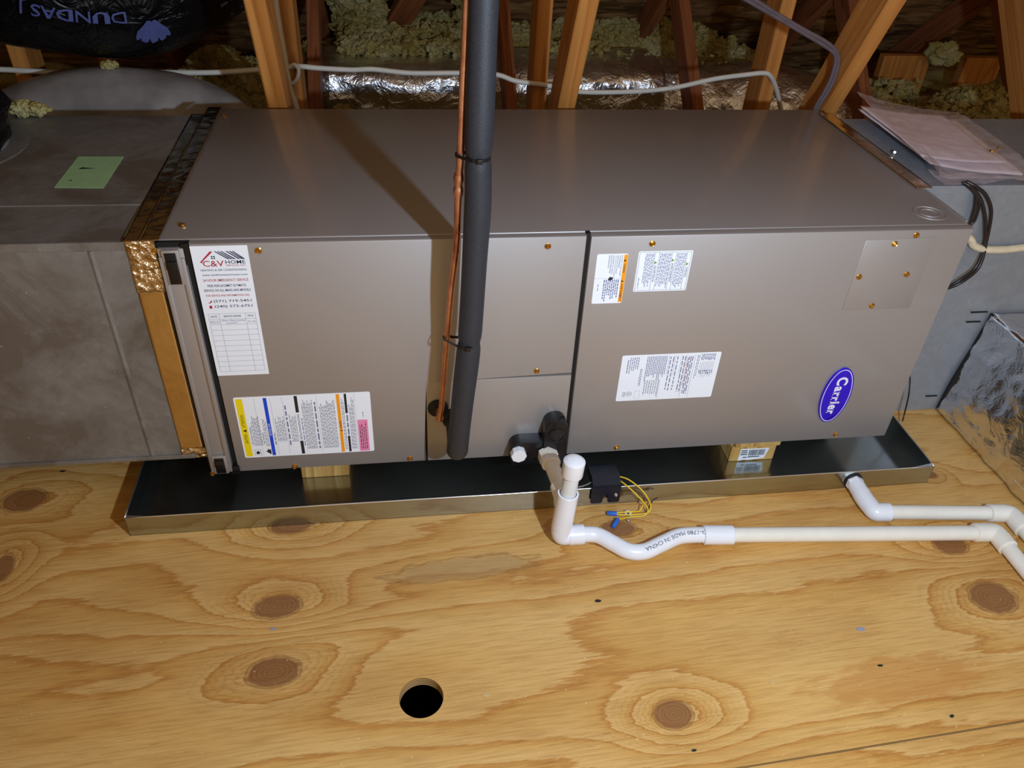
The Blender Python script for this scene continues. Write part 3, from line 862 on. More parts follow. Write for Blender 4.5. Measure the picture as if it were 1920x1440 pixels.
S.micro('print_grey', 0.482, 0.565, 0.10, 0.92, 8, 'ccw', 0.5, 0.1)
S.line('print_grey', 0.60, 0.03, 0.60, 0.975, 0.0003)
S.micro('print_micro', 0.574, 0.590, 0.10, 0.88, 1, 'ccw', 0.7, 0, 0.010)
S.micro('print_grey', 0.61, 0.73, 0.10, 0.92, 11, 'ccw', 0.5, 0.18)
S.rect('orange_ink', 0.745, 0.770, 0.015, 0.985)
S.text('print_black', 'WARNING', 0.752, 0.766, 0.42, 0.55, 'ccw', bold=0.005); S.poly('print_black', [(0.750, 0.385), (0.767, 0.37), (0.767, 0.40)], 0.0003)
S.micro('print_grey', 0.776, 0.798, 0.06, 0.92, 2, 'ccw', 0.5)
S.rect('print_black', 0.804, 0.822, 0.67, 0.985); S.rect('print_black', 0.804, 0.822, 0.015, 0.29)
S.micro('print_micro', 0.807, 0.821, 0.31, 0.65, 1, 'ccw', 0.8, 0, 0.010)
S.micro('print_grey', 0.830, 0.872, 0.06, 0.94, 4, 'ccw', 0.5)
S.line('print_grey', 0.88, 0.03, 0.88, 0.975, 0.0003)
S.rect('pink_ink', 0.888, 0.965, 0.012, 0.55)
S.micro('print_black', 0.897, 0.955, 0.05, 0.51, 4, 'ccw', 0.4)
S.micro('print_grey', 0.93, 0.94, 0.60, 0.70, 1, 'ccw', 0.6)
S.done()

# orange electrical warning sticker (reads top to bottom)
S = Sticker('shock_warning_sticker', 'small white sticker with an orange warning edge', 0.6395, 0.6890, 0.4005, 0.4890, -0.003, rad=0.003)
S.rect('orange_ink', 0.87, 0.995, 0.02, 0.98)
S.text('print_black', 'WARNING', 0.89, 0.96, 0.62, 0.80, 'cw', bold=0.005); S.poly('print_black', [(0.965, 0.865), (0.89, 0.84), (0.89, 0.89)], 0.0003)
S.text('print_black', 'AVERTISSEMENT', 0.89, 0.96, 0.05, 0.40, 'cw', bold=0.005); S.poly('print_black', [(0.965, 0.45), (0.89, 0.425), (0.89, 0.475)], 0.0003)
y = 0.79
for tx, b0 in (('ELECTRICAL SHOCK HAZARD', 0.56), ('WARNING', 0.72), ('HIGH ELECTRIC SHOCK', 0.60), ('CAN CAUSE INJURY OR DEATH.', 0.55), ('DISCONNECT ALL REMOTE', 0.60), ('ELECTRIC POWER SUPPLIES', 0.62), ('BEFORE SERVICING.', 0.72)):
    S.text('print_navy', tx, y, y + 0.042, b0, 0.97, 'cw'); y -= 0.068
S.line('print_grey', 0.0, 0.515, 0.87, 0.515, 0.0003)
S.micro('print_micro', 0.30, 0.82, 0.03, 0.49, 8, 'cw', 0.55, 0.35, 0.004)
S.poly('print_black', [(0.44, 0.50), (0.50, 0.55), (0.60, 0.53), (0.64, 0.56), (0.58, 0.49), (0.50, 0.47)], 0.0004)
S.micro('print_grey', 0.12, 0.17, 0.24, 0.40, 1, 'cw', 0.5)
S.done()

# three-language warning sticker
S = Sticker('language_warning_sticker', 'boxed white warning sticker printed in three languages', 0.7050, 0.7925, 0.4205, 0.4920, -0.003, rad=0.0025)
for (a0, b0, a1, b1) in ((0.025, 0.03, 0.975, 0.03), (0.025, 0.97, 0.975, 0.97), (0.025, 0.03, 0.025, 0.97), (0.975, 0.03, 0.975, 0.97)): S.line('print_navy', a0, b0, a1, b1, 0.0004)
for a in (0.90, 0.695, 0.62, 0.385, 0.305): S.line('print_navy', a, 0.03, a, 0.97, 0.0004)
for a, tx, b0, b1 in ((0.91, 'WARNING', 0.34, 0.60), (0.63, 'AVERTISSEMENT', 0.22, 0.70), (0.315, 'ADVERTENCIA', 0.24, 0.65)):
    S.text('print_navy', tx, a + 0.006, a + 0.048, b0, b1, 'cw'); S.poly('green_ink', [(a + 0.05, b1 + 0.07), (a, b1 + 0.03), (a, b1 + 0.11)], 0.0003)
S.micro('print_micro', 0.71, 0.89, 0.06, 0.94, 6, 'cw', 0.45, 0.15, 0.005)
S.micro('print_micro', 0.395, 0.61, 0.06, 0.94, 7, 'cw', 0.45, 0.15, 0.005)
S.micro('print_micro', 0.13, 0.295, 0.06, 0.94, 6, 'cw', 0.45, 0.3, 0.005)
S.micro('print_grey', 0.06, 0.085, 0.06, 0.35, 1, 'cw', 0.6)
S.done()

# rating plate sticker
S = Sticker('rating_sticker', 'white rating label dense with fine print in the middle of the right panel', 0.7050, 0.8805, 0.1980, 0.2960, -0.003, rad=0.003)
S.micro('print_micro', 0.06, 0.075, 0.62, 0.90, 1, 'cw', 0.7, 0, 0.004)
S.micro('print_micro', 0.08, 0.18, 0.60, 0.95, 5, 'cw', 0.4, 0.5, 0.004)
S.micro('print_micro', 0.20, 0.225, 0.28, 0.70, 2, 'cw', 0.5, 0.2, 0.004)
S.micro('print_micro', 0.25, 0.46, 0.42, 0.96, 12, 'cw', 0.5, 0.3, 0.003)
S.micro('print_grey', 0.26, 0.42, 0.06, 0.44, 7, 'cw', 0.4, 0.25, 0.004)
for a, b0, b1 in ((0.475, 0.55, 0.97), (0.54, 0.55, 0.97), (0.60, 0.55, 0.97), (0.655, 0.03, 0.97), (0.42, 0.03, 0.45), (0.74, 0.03, 0.97)): S.line('print_navy', a, b0, a, b1, 0.0003)
for a in (0.485, 0.515, 0.555, 0.61, 0.635): S.micro('print_micro', a, a + 0.014, 0.10, 0.94, 1, 'cw', 0.7, 0.2, 0.009)
S.micro('print_micro', 0.67, 0.725, 0.05, 0.93, 3, 'cw', 0.5, 0.1, 0.011)
S.micro('print_red', 0.665, 0.672, 0.3, 0.9, 1, 'cw', 0.8, 0.1, 0.006)
S.micro('print_micro', 0.80, 0.95, 0.83, 0.97, 9, 'cw', 0.5, 0.2, 0.006)
S.micro('print_grey', 0.80, 0.95, 0.45, 0.80, 9, 'cw', 0.18, 0.1, 0.02)
S.micro('print_micro', 0.76, 0.79, 0.42, 0.95, 2, 'cw', 0.4, 0.3, 0.005)
S.micro('print_micro', 0.80, 0.95, 0.52, 0.62, 8, 'cw', 0.5, 0.3, 0.004)
# round listing mark
cx, cz, rx, rz_ = 0.125, 0.155, 0.026, 0.046
ring = [(cx + rx * math.cos(k * math.pi / 12), cz + rz_ * math.sin(k * math.pi / 12)) for k in range(24)]
for p, q in zip(ring, ring[1:] + ring[:1]): S.line('print_black', *p, *q, 0.0006)
S.text('print_black', 'UL', cx - 0.013, cx + 0.013, cz - 0.022, cz + 0.022, 'cw', bold=0.005)
S.micro('print_grey', 0.055, 0.09, 0.09, 0.20, 3, 'cw', 0.5, 0.1, 0.004)
for (a0, b0, a1, b1) in ((0.185, 0.04, 0.235, 0.04), (0.185, 0.22, 0.235, 0.22), (0.185, 0.04, 0.185, 0.22), (0.235, 0.04, 0.235, 0.22)): S.line('print_grey', a0, b0, a1, b1, 0.0003)
S.done()

# brand badge
def ell(rx, rz_, n=48): return [(1.1225 + rx * math.cos(2 * math.pi * k / n), 0.1875 + rz_ * math.sin(2 * math.pi * k / n)) for k in range(n)]
bm = bmesh.new(); prism(bm, ell(0.0285, 0.0625), 1, -0.0065, -0.003, 0.0007)
badge = tobj('brand_badge', bm, 'badge_blue', ah, 'auto'); badge['label'] = 'raised blue oval brand badge'
bm = bmesh.new(); e1 = ell(0.0262, 0.0600); e2 = ell(0.0250, 0.0585)
for k in range(48):
    j = (k + 1) % 48
    bm.faces.new([bm.verts.new((p[0], -0.00665, p[1])) for p in (e1[k], e1[j], e2[j], e2[k])])
def bput(p, q): return bm.verts.new((1.1235 + q, -0.0067, 0.1885 - p))
pos = -0.0420
for ch, wd, ht in (('C', 0.0185, 0.0215), ('a', 0.0115, 0.0135), ('r', 0.0085, 0.0130), ('r', 0.0085, 0.0130), ('i', 0.0046, 0.0195), ('e', 0.0115, 0.0135), ('r', 0.0085, 0.0130)):
    v, f = fit_text(ch, wd, ht, bold=0.035, res=4)
    vv = [bput(pos + wd / 2 + p, q - 0.0095 + ht / 2) for (p, q) in v]
    for fc in f: bm.faces.new([vv[i] for i in fc])
    if ch in 'ri':
        w2 = 0.0068; x0 = pos - 0.0014
        for (p0, p1_, q0, q1) in ((x0, x0 + w2, -0.0095, -0.0076), (x0, x0 + 0.0036, 0.0018, 0.0035)):
            bm.faces.new([bput(p0, q0), bput(p1_, q0), bput(p1_, q1), bput(p0, q1)])
    pos += wd + (0.0022 if ch not in 'Ca' else 0.0024)
tobj('lettering', bm, 'print_white', badge)['kind'] = 'stuff'

# ---- grommets and drain fitting
bm = bmesh.new(); lathe(bm, [(0.0175, 0), (0.0175, 0.004), (0.014, 0.006), (0.008, 0.006), (0, 0.006)], (0.393, 0.001, 0.200), (0, -1, 0), 24)
tobj('grommet', bm, 'rubber', ah, 'auto')
bm = bmesh.new(); lathe(bm, [(0.024, 0), (0.024, 0.004), (0.02, 0.006), (0, 0.006)], (0.424, 0.001, 0.175), (0, -1, 0), 24)
tobj('grommet', bm, 'rubber', ah, 'auto')
def arc(cx, cz, r, a0, a1, n=10): return [(cx + r * math.cos(math.radians(a0 + (a1 - a0) * k / n)), cz + r * math.sin(math.radians(a0 + (a1 - a0) * k / n))) for k in range(n + 1)]
bm = bmesh.new()
prism(bm, [(0.577, 0.079), (0.6185, 0.079)] + arc(0.5980, 0.160, 0.0205, 0, 180) + [(0.577, 0.15)], 1, -0.030, 0.001, 0.0015)
prism(bm, [(0.585, 0.079), (0.585, 0.1315)] + arc(0.5375, 0.1125, 0.019, 90, 200) + [(0.5215, 0.079)], 1, -0.026, 0.001, 0.0015)
dp = tobj('drain_port', bm, 'black_plastic', ah, 'auto')
bm = bmesh.new()
lathe(bm, [(0.0150, 0.0), (0.0150, 0.002), (0.0130, 0.002), (0.0130, 0.0006)], (0.5985, -0.030, 0.150), (0, -1, 0), 30)
tobj('port_ring', bm, 'black_plastic', dp, 'auto')
bm = bmesh.new(); lathe(bm, [(0.0140, 0.0), (0.0140, 0.012), (0.0132, 0.0128), (0, 0.0128)], (0.5325, -0.026, 0.1115), (0, -1, 0), 8)
tobj('plug', bm, 'white_pvc', dp)

# ================================================================== DUCTS JOINED TO THE CABINET
def crumple_grid(o, u, v, nu, nv, amp, freq, seedv, normal, ridge=True, thick=0.002):
    """subdivided parallelogram o + a*u + b*v pushed along normal by noise (keeps its border)"""
    o, u, v, nrm = Vector(o), Vector(u), Vector(v), Vector(normal)
    V = []; F = []
    for lay in (0, 1):
        for j in range(nv + 1):
            for i in range(nu + 1):
                a, b = i / nu, j / nv; p = o + u * a + v * b
                q = p * freq + Vector((seedv, seedv * 2, 0))
                n_ = noise.noise(q); n2 = noise.noise(q * 2.3)
                h = ((1 - abs(n_) * 2) + (0.5 - abs(n2))) * 0.6 if ridge else n_ + 0.4 * n2
                V.append(p + nrm * (h * amp - (thick if lay else 0)))
    s_ = (nu + 1) * (nv + 1)
    for j in range(nv):
        for i in range(nu):
            a = j * (nu + 1) + i
            F.append((a, a + 1, a + nu + 2, a + nu + 1)); F.append((a + s_, a + nu + 1 + s_, a + nu + 2 + s_, a + 1 + s_))
    def edge(a, b): F.append((a, b, b + s_, a + s_))
    for i in range(nu): edge(i + 1, i); edge(nv * (nu + 1) + i, nv * (nu + 1) + i + 1)
    for j in range(nv): edge(j * (nu + 1), (j + 1) * (nu + 1)); edge((j + 1) * (nu + 1) + nu, j * (nu + 1) + nu)
    return V, F
def grid_obj(name, mat, parent, *a, smooth=True, **k):
    V, F = crumple_grid(*a, **k); me = bpy.data.meshes.new(name); me.from_pydata([tuple(p) for p in V], [], F)
    return mobj(name, me, mat, parent, smooth)

# left plenum
DL = thing('left_duct', 'dusty galvanized rectangular duct joined to the left end of the cabinet', 'duct', (-0.5, 0.27, 0.118))
DL.name = 'galvanized_duct'
yf, yb_, zb_, zt_ = 0.006, 0.535, 0.118, 0.5195
ysm = at(150, 385, 2, Z1).y
mkbox('front_sheet', 'galv_dusty', DL, -1.1, -0.002, yf, yf + 0.0015, zb_, zt_ - 0.001)
mkbox('top_sheet', 'galv_dusty', DL, -1.1, -0.002, yf, ysm + 0.004, zt_ - 0.0015, zt_, 0.0004)
mkbox('top_sheet', 'galv_dusty', DL, -1.1, -0.002, ysm, yb_, zt_ - 0.0005, zt_ + 0.0016, 0.0006)
mkbox('back_sheet', 'galv_dusty', DL, -1.1, -0.002, yb_ - 0.0015, yb_, zb_, zt_)
mkbox('bottom_sheet', 'galv_dusty', DL, -1.1, -0.002, yf, yb_, zb_ - 0.001, zb_ + 0.0005)
bm = bmesh.new(); box(bm, -1.1, -0.02, yf - 0.004, yf + 0.002, zb_ - 0.004, zb_ + 0.004, 0.001); tobj('hem', bm, 'galv_dusty', DL)
bm = bmesh.new(); box(bm, -1.1, -0.02, yf - 0.0012, yf + 0.006, zt_ - 0.012, zt_ + 0.0012, 0.001); tobj('corner_seam', bm, 'galv_dusty', DL)
a = at(170, 480, 1, yf); b = at(283, 842, 1, yf)
bm = bmesh.new(); prism(bm, [((a.x + b.x) / 2 - 0.0045, yf), ((a.x + b.x) / 2, yf - 0.0022), ((a.x + b.x) / 2 + 0.0045, yf)], 2, zb_ + 0.004, zt_ - 0.012)
tobj('standing_bead', bm, 'galv_dusty', DL)
g = [at(u, v_, 2, zt_) for u, v_ in ((147, 296), (233, 296), (195, 355), (102, 354))]
bm = bmesh.new(); zg = zt_ + 0.0018
prism(bm, [(p.x, p.y) for p in g], 2, zg, zg + 0.0006)
gp = tobj('paper_label', bm, 'green_paper', DL); gp['label'] = 'faded green paper label'
bm = bmesh.new()
c0 = at(155, 317, 2, zg); prism(bm, [(c0.x - 0.006, c0.y - 0.002), (c0.x + 0.02, c0.y + 0.001), (c0.x + 0.004, c0.y + 0.004), (c0.x - 0.002, c0.y + 0.006)], 2, zg + 0.0006, zg + 0.0008)
tobj('tear', bm, 'print_black', gp); bm = bmesh.new()
c0 = at(132, 339, 2, zg); prism(bm, [(c0.x - 0.003, c0.y - 0.002), (c0.x + 0.003, c0.y - 0.001), (c0.x + 0.002, c0.y + 0.003)], 2, zg + 0.0006, zg + 0.0008)
tobj('tear', bm, 'print_black', gp)
# foil tape over the joint: two strips on top, front strip, crinkled corner
tl = [(-0.0455, -0.0210), (-0.0205, 0.0060)]
grid_obj('foil_tape', 'foil_tape', DL, (tl[0][0], 0.004, zt_ + 0.0022), (0.0245, 0, 0), (0, 0.535, 0), 6, 120, 0.0005, 26, 3.0, (0, 0, 1), thick=0.0004)
grid_obj('foil_tape', 'foil_tape', DL, (tl[1][0] - 0.001, 0.004, zt_ + 0.0024), (0.0265, 0, 0.0012), (0, 0.575, 0), 10, 150, 0.0011, 30, 8.0, (0, 0, 1), thick=0.0004)
grid_obj('foil_tape', 'foil_tape_rough', DL, (-0.041, yf - 0.0022, 0.440), (0.039, 0, 0), (0, 0, 0.083), 14, 30, 0.0016, 60, 5.0, (0, -1, 0), thick=0.0005)
grid_obj('foil_tape', 'foil_tape', DL, (-0.041, yf - 0.0018, 0.132), (0.036, 0, 0), (0, 0, 0.31), 10, 80, 0.0004, 20, 1.0, (0, -1, 0), thick=0.0005)
grid_obj('foil_tape', 'foil_tape_rough', DL, (-0.041, yf - 0.0024, 0.114), (0.040, 0, 0), (0, 0, 0.022), 20, 12, 0.0015, 80, 2.0, (0, -1, 0), thick=0.0005)
mkbox('joint_strip', 'black_gap', DL, -0.0035, 0.0002, 0.004, 0.55, 0.09, 0.5185)

# right plenum
DR = thing('galvanized_duct', 'blue-grey galvanized plenum joined to the right end of the cabinet', 'duct', (1.6, 0.34, 0.0))
yf2, yb2 = 0.160, 0.517
mkbox('front_sheet', 'galv_clean', DR, 1.262, 2.3, yf2, yf2 + 0.002, 0.001, 0.519)
mkbox('top_sheet', 'galv_clean', DR, 1.262, 2.3, yf2, yb2, 0.5185, 0.5205, 0.0005)
mkbox('back_sheet', 'galv_clean', DR, 1.262, 2.3, yb2 - 0.002, yb2, 0.001, 0.519)
mkbox('end_collar', 'galv_clean', DR, 1.2615, 1.2645, yf2 - 0.012, yb2 + 0.01, 0.09, 0.5195)
bm = bmesh.new(); box(bm, 1.262, 2.3, yf2 - 0.0015, yf2 + 0.01, 0.507, 0.5220, 0.001); tobj('corner_seam', bm, 'galv_clean', DR)
grid_obj('foil_tape', 'foil_tape', DR, (1.2475, 0.150, 0.5222), (0.030, 0, 0.0004), (0, 0.40, 0), 8, 90, 0.0009, 34, 6.0, (0, 0, 1), thick=0.0004)
p = at(1675, 288, 2, 0.5205); screw(DR, (p.x, p.y, 0.5205), 'top', SCREW2, 1.3)

# foil wrapped branch duct standing on the floor at the right
FD = thing('foil_wrapped_duct', 'crumpled silver foil wrapped branch duct on the floor at right', 'duct', (1.75, -0.15, 0.0))
def foil_face(o, u, v, nu, nv, amp, sd, nrm):
    return grid_obj('foil_facing', 'foil', FD, o, u, v, nu, nv, amp, 13, sd, nrm, thick=0.002)
foil_face((1.497, 0.155, 0.004), (0.012, -0.75, 0), (0.022, 0, 0.243), 110, 46, 0.0065, 4.0, (-1, 0, 0))
foil_face((1.519, 0.155, 0.247), (0.012, -0.75, 0.0), (0.6, 0, -0.012), 90, 60, 0.007, 9.0, (0, 0, 1))
foil_face((1.497, 0.157, 0.004), (0.022, 0, 0.243), (0.6, 0, 0), 20, 30, 0.001, 2.0, (0, 1, 0))
for (u, v_, L) in ((1822, 586, 0.035), (1813, 604, 0.03), (1737, 743, 0.025)):
    p = at(u, v_, 1, yf2 - 0.002); mkbox('strap', 'strap_and_shadow', FD, p.x - 0.001, p.x + L, yf2 - 0.003, yf2, p.z - 0.0012, p.z + 0.0012)
bm = bmesh.new(); sweep(bm, catmull([(1.519, 0.153, 0.25), (1.510, 0.153, 0.16), (1.500, 0.153, 0.08), (1.497, 0.155, 0.004)], 6), 0.004, 8)
tobj('edge_shadow', bm, 'strap_and_shadow', FD)  # solid dark tube stands for the shadow along the foil duct's rear edge
grid_obj('torn_edge', 'cardboard', FD, (1.505, -0.09, 0.012), (0.004, -0.05, 0.0), (-0.006, -0.004, 0.016), 14, 6, 0.004, 40, 2.0, (-1, 0, 0.2), thick=0.002)

# ================================================================== DRAIN PAN
pan = thing('drain_pan', 'shallow shiny galvanized drain pan under the cabinet', 'drain pan', (0.6, 0.29, 0.0))
px0, px1, py0, py1, ph = -0.1385, 1.3445, -0.0605, 0.62, 0.0435
mkbox('pan_base', 'galv_pan', pan, px0, px1, py0, py1, 0.0006, 0.0024)
def panwall(x0, x1, y0, y1):
    mkbox('pan_side', 'galv_pan', pan, x0, x1, y0, y1, 0.0006, ph)
panwall(px0, px1, py0, py0 + 0.0011); panwall(px0, px1, py1 - 0.0011, py1); panwall(px0, px0 + 0.0011, py0, py1); panwall(px1 - 0.0011, px1, py0, py1)
def wav(x0, y0, x1, y1, n=30, amp=0.0009):
    return [Vector((x0 + (x1 - x0) * i / n, y0 + (y1 - y0) * i / n, ph + amp * noise.noise(Vector((i * 0.35, x0 * 3 + y0 * 7, 0))))) for i in range(n + 1)]
for (a, b, c, d) in ((px0, py0 + 0.0005, px1, py0 + 0.0005), (px0, py1, px1, py1), (px0 + 0.0005, py0, px0 + 0.0005, py1), (px1 - 0.0005, py0, px1 - 0.0005, py1)):
    bm = bmesh.new(); sweep(bm, wav(a, b, c, d), 0.0013, 8); tobj('rim', bm, 'galv_rim', pan, True)
bm = bmesh.new(); prism(bm, [(px1 - 0.045, py0 + 0.002), (px1 - 0.001, py0 + 0.002), (px1 - 0.001, py0 + 0.010)], 2, ph - 0.001, ph); tobj('corner_fold', bm, 'galv_rim', pan)
bm = bmesh.new(); prism(bm, [(px0 + 0.001, py0 + 0.002), (px0 + 0.04, py0 + 0.002), (px0 + 0.001, py0 + 0.007)], 2, ph - 0.001, ph); tobj('corner_fold', bm, 'galv_rim', pan)

# wooden blocks between pan and cabinet
def block(lab, x0, x1, y0, y1, z0, z1):
    bm = bmesh.new(); box(bm, x0, x1, y0, y1, z0, z1, 0.002)
    bmesh.ops.rotate(bm, verts=bm.verts, cent=((x0 + x1) / 2, y0, z0), matrix=Matrix.Rotation(0, 3, 'Z'))
    o = tobj('wood_block', bm, 'block_wood'); tag(o, lab, 'wood block', 'lumber blocks under the cabinet'); return o
block('pale wood block under the left half of the cabinet', 0.1405, 0.2275, 0.055, 0.50, 0.0026, 0.0776)
block('upper of two stacked wood blocks under the right panel', 0.974, 1.067, 0.028, 0.50, 0.0402, 0.0776)
bl = block('lower of two stacked wood blocks, with a torn barcode sticker', 0.9685, 1.0615, 0.030, 0.50, 0.0026, 0.0400)
bm = bmesh.new(); prism(bm, [(0.987, 0.004), (0.999, 0.0065), (1.010, 0.005), (1.028, 0.0065), (1.041, 0.0085), (1.047, 0.034), (0.988, 0.035)], 1, 0.0294, 0.030)
st = tobj('barcode_sticker', bm, 'paper_white', bl); st['label'] = 'torn white barcode sticker'
bm = bmesh.new()
x = 1.006
while x < 1.040:
    wd = random.choice((0.0005, 0.0008, 0.0012)); prism(bm, [(x, 0.017), (x + wd, 0.017), (x + wd, 0.0315), (x, 0.0315)], 1, 0.0292, 0.0294); x += wd + random.choice((0.0005, 0.0008))
for (a, b, z) in ((0.990, 1.002, 0.029), (0.990, 1.003, 0.024), (0.989, 1.003, 0.0195), (0.996, 1.004, 0.0115), (1.006, 1.030, 0.0125)): prism(bm, [(a, z), (b, z), (b, z + 0.0022), (a, z + 0.0022)], 1, 0.0292, 0.0294)
tobj('printing', bm, 'print_black', st)['kind'] = 'stuff'

# ================================================================== REFRIGERANT LINES
def onY(u, v, y): return at(u, v, 1, y)
ins = [(0.424, 0.004, 0.172), (0.4235, -0.03, 0.1650)]
ins += [(0.4215, -0.062, 0.166), (0.4205, -0.082, 0.185)]
for (u, v, y) in ((868, 745, -0.090), (880, 640, -0.090), (891, 470, -0.090), (896, 380, -0.092), (897, 290, -0.094), (902, 150, -0.095), (907, 0, -0.096)):
    ins.append(tuple(onY(u, v, y)))
top = Vector(ins[-1]); dtop = (Vector(ins[-1]) - Vector(ins[-2])).normalized()
ins += [tuple(top + dtop * 0.25), tuple(top + dtop * 0.6), tuple(top + dtop * 1.0)]
TIE1 = 0.0; 
def pinch(z):
    return 1 - 0.10 * math.exp(-((z - ZT1) / 0.008) ** 2) - 0.12 * math.exp(-((z - ZT2) / 0.008) ** 2)
ZT1 = onY(893, 292, -0.092).z; ZT2 = onY(875, 640, -0.09).z
bm = bmesh.new(); path = catmull(ins, 14)
n = len(path)
sweep(bm, path, 0.0178, 28, True, lambda t: pinch(path[int(round(t * (n - 1)))].z) * (1.0 + 0.02 * math.sin(t * 40)))
o = tobj('insulated_pipe', bm, 'black_foam', None, 'auto'); tag(o, 'thick black foam insulated suction pipe rising in front of the cabinet', 'pipe')

cop = [(0.393, 0.004, 0.1995), (0.3935, -0.020, 0.1985), (0.394, -0.031, 0.205)]
for (u, v, y) in ((829, 752, -0.033), (834, 682, -0.040), (839, 627, -0.048), (846, 543, -0.060), (856, 460, -0.070), (858, 400, -0.076), (860, 340, -0.080), (863, 293, -0.084), (868, 160, -0.088), (876, 0, -0.090)):
    cop.append(tuple(onY(u, v, y)))
top = Vector(cop[-1]); dtop = (Vector(cop[-1]) - Vector(cop[-2])).normalized()
cop += [tuple(top + dtop * 0.3), tuple(top + dtop * 1.0)]
cu = thing('copper_pipe', 'thin bare copper liquid line left of the black pipe', 'pipe', (0.393, 0.0, 0.2))
tube('pipe_run', 'copper', cu, cop, 0.0049, 18, 10)
pj = onY(860, 340, -0.080); pk = onY(859, 366, -0.078)
bm = bmesh.new(); sweep(bm, catmull([pj + Vector((0, 0, 0.010)), pj, (pj + pk) / 2, pk], 5), 0.0064, 18, True, lambda t: 1.0 + 0.16 * math.sin(t * 9.4) * math.sin(t * 3.14))
tobj('coupling', bm, 'copper', cu, 'auto')
bm = bmesh.new(); bmesh.ops.create_uvsphere(bm, u_segments=18, v_segments=10, radius=0.0072, matrix=Matrix.Translation((0.3938, -0.028, 0.2005)))
tobj('elbow_fitting', bm, 'copper', cu, True)

def zip_tie(lab, u_c, v_c, yc_, u_p, v_p, yp_):
    c1 = onY(u_c, v_c, yc_); c2 = onY(u_p, v_p, yp_)
    d = (c2 - c1); d.z = 0; d.normalize(); nrm = Vector((-d.y, d.x, 0))
    r1, r2 = 0.0057, 0.0168
    pts = []
    for k in range(9):
        a = math.pi / 2 + math.pi * k / 8; pts.append(c1 + d * (r1 * math.cos(a)) + nrm * (r1 * math.sin(a)))
    for k in range(13):
        a = -math.pi / 2 + math.pi * k / 12; pts.append(c2 + d * (r2 * math.cos(a)) + nrm * (r2 * math.sin(a)))
    pts.append(pts[0])
    zc = (c1.z + c2.z) / 2
    t = thing('zip_tie', lab, 'zip tie', (c2.x, c2.y, zc), 'zip ties on the pipes')
    bm = bmesh.new(); N = len(pts)
    inn = [(bm.verts.new((p.x, p.y, p.z - 0.0022)), bm.verts.new((p.x, p.y, p.z + 0.0022))) for p in pts]
    cen = (c1 + c2) / 2
    out = []
    for p in pts:
        q = p + (Vector((p.x - cen.x, p.y - cen.y, 0)).normalized() * 0.0012)
        out.append((bm.verts.new((q.x, q.y, q.z - 0.0022)), bm.verts.new((q.x, q.y, q.z + 0.0022))))
    for i in range(N - 1):
        bm.faces.new((out[i][0], out[i + 1][0], out[i + 1][1], out[i][1])); bm.faces.new((inn[i][1], inn[i + 1][1], inn[i + 1][0], inn[i][0]))
        bm.faces.new((inn[i][1], out[i][1], out[i + 1][1], inn[i + 1][1])); bm.faces.new((inn[i][0], inn[i + 1][0], out[i + 1][0], out[i][0]))
    tobj('strap', bm, 'tie', t)
    h = c2 + Vector((0.002, -r2 - 0.002, 0))
    mkbox('lock_head', 'tie', t, h.x - 0.0035, h.x + 0.0035, h.y - 0.003, h.y + 0.002, h.z - 0.003, h.z + 0.003, 0.0006)
zip_tie('black zip tie binding the two pipes above the cabinet top', 863, 290, -0.084, 894, 293, -0.094)
zip_tie('black zip tie binding the two pipes in front of the left panel', 838, 634, -0.047, 873, 641, -0.090)

# ================================================================== CONDENSATE DRAIN (PVC)
R34 = 0.0133; RF = 0.0172
cdn = thing('condensate_drain', 'white plastic condensate drain with capped riser and wavy trap', 'drain pipe', (0.6, -0.145, 0.0))
def cyl(name, mat, parent, a, b, r, seg=28, bev=0.0012, hollow=False):
    a, b = Vector(a), Vector(b); L = (b - a).length
    bm = bmesh.new()
    if hollow: prof = [(r - bev, 0), (r, bev), (r, L - bev * 0.4), (r - bev * 0.4, L), (hollow, L), (hollow, L - 0.008)]
    else: prof = [(r - bev, 0), (r, bev), (r, L - bev), (r - bev, L)]
    lathe(bm, prof, a, b - a, seg); return tobj(name, bm, mat, parent, 'auto')
P0 = Vector((0.585, -0.028, 0.1055))
elb = at(1050, 1004, 2, 0.0190); cap = onY(1077, 866, elb.y); tee = elb.lerp(cap, 0.47)
axd = (tee - P0).normalized()
bm = bmesh.new(); lathe(bm, [(0.0185, 0.0), (0.0185, 0.016), (0.017, 0.0175)], P0 - axd * 0.002, axd, 6); tobj('hex_adapter', bm, 'cream_pvc', cdn, 'auto')
cyl('adapter_socket', 'white_pvc', cdn, P0 + axd * 0.0155, P0 + axd * 0.028, 0.0172)
cyl('pipe', 'cream_pvc', cdn, P0 + axd * 0.026, tee - axd * 0.006, R34)
up = (cap - elb).normalized()
t0 = elb + up * 0.008
Lr = (cap - elb).length
tee_s = (tee - elb).dot(up)
cyl('tee_body', 'white_pvc', cdn, elb + up * 0.022, elb + up * (tee_s + 0.022), 0.0178, hollow=0.0148)
cyl('tee_branch', 'cream_pvc', cdn, tee - axd * 0.040, tee, 0.0172)
cyl('riser_pipe', 'clear_pvc', cdn, elb + up * (tee_s + 0.01), cap, R34)
bm = bmesh.new(); lathe(bm, [(0.0150, -0.028), (0.0176, -0.0275), (0.0180, -0.026), (0.0180, 0.0015), (0.0150, 0.0042), (0.0105, 0.0066), (0.0055, 0.0080), (0, 0.0085)], cap, up, 28)
tobj('cap', bm, 'white_pvc', cdn, 'auto')
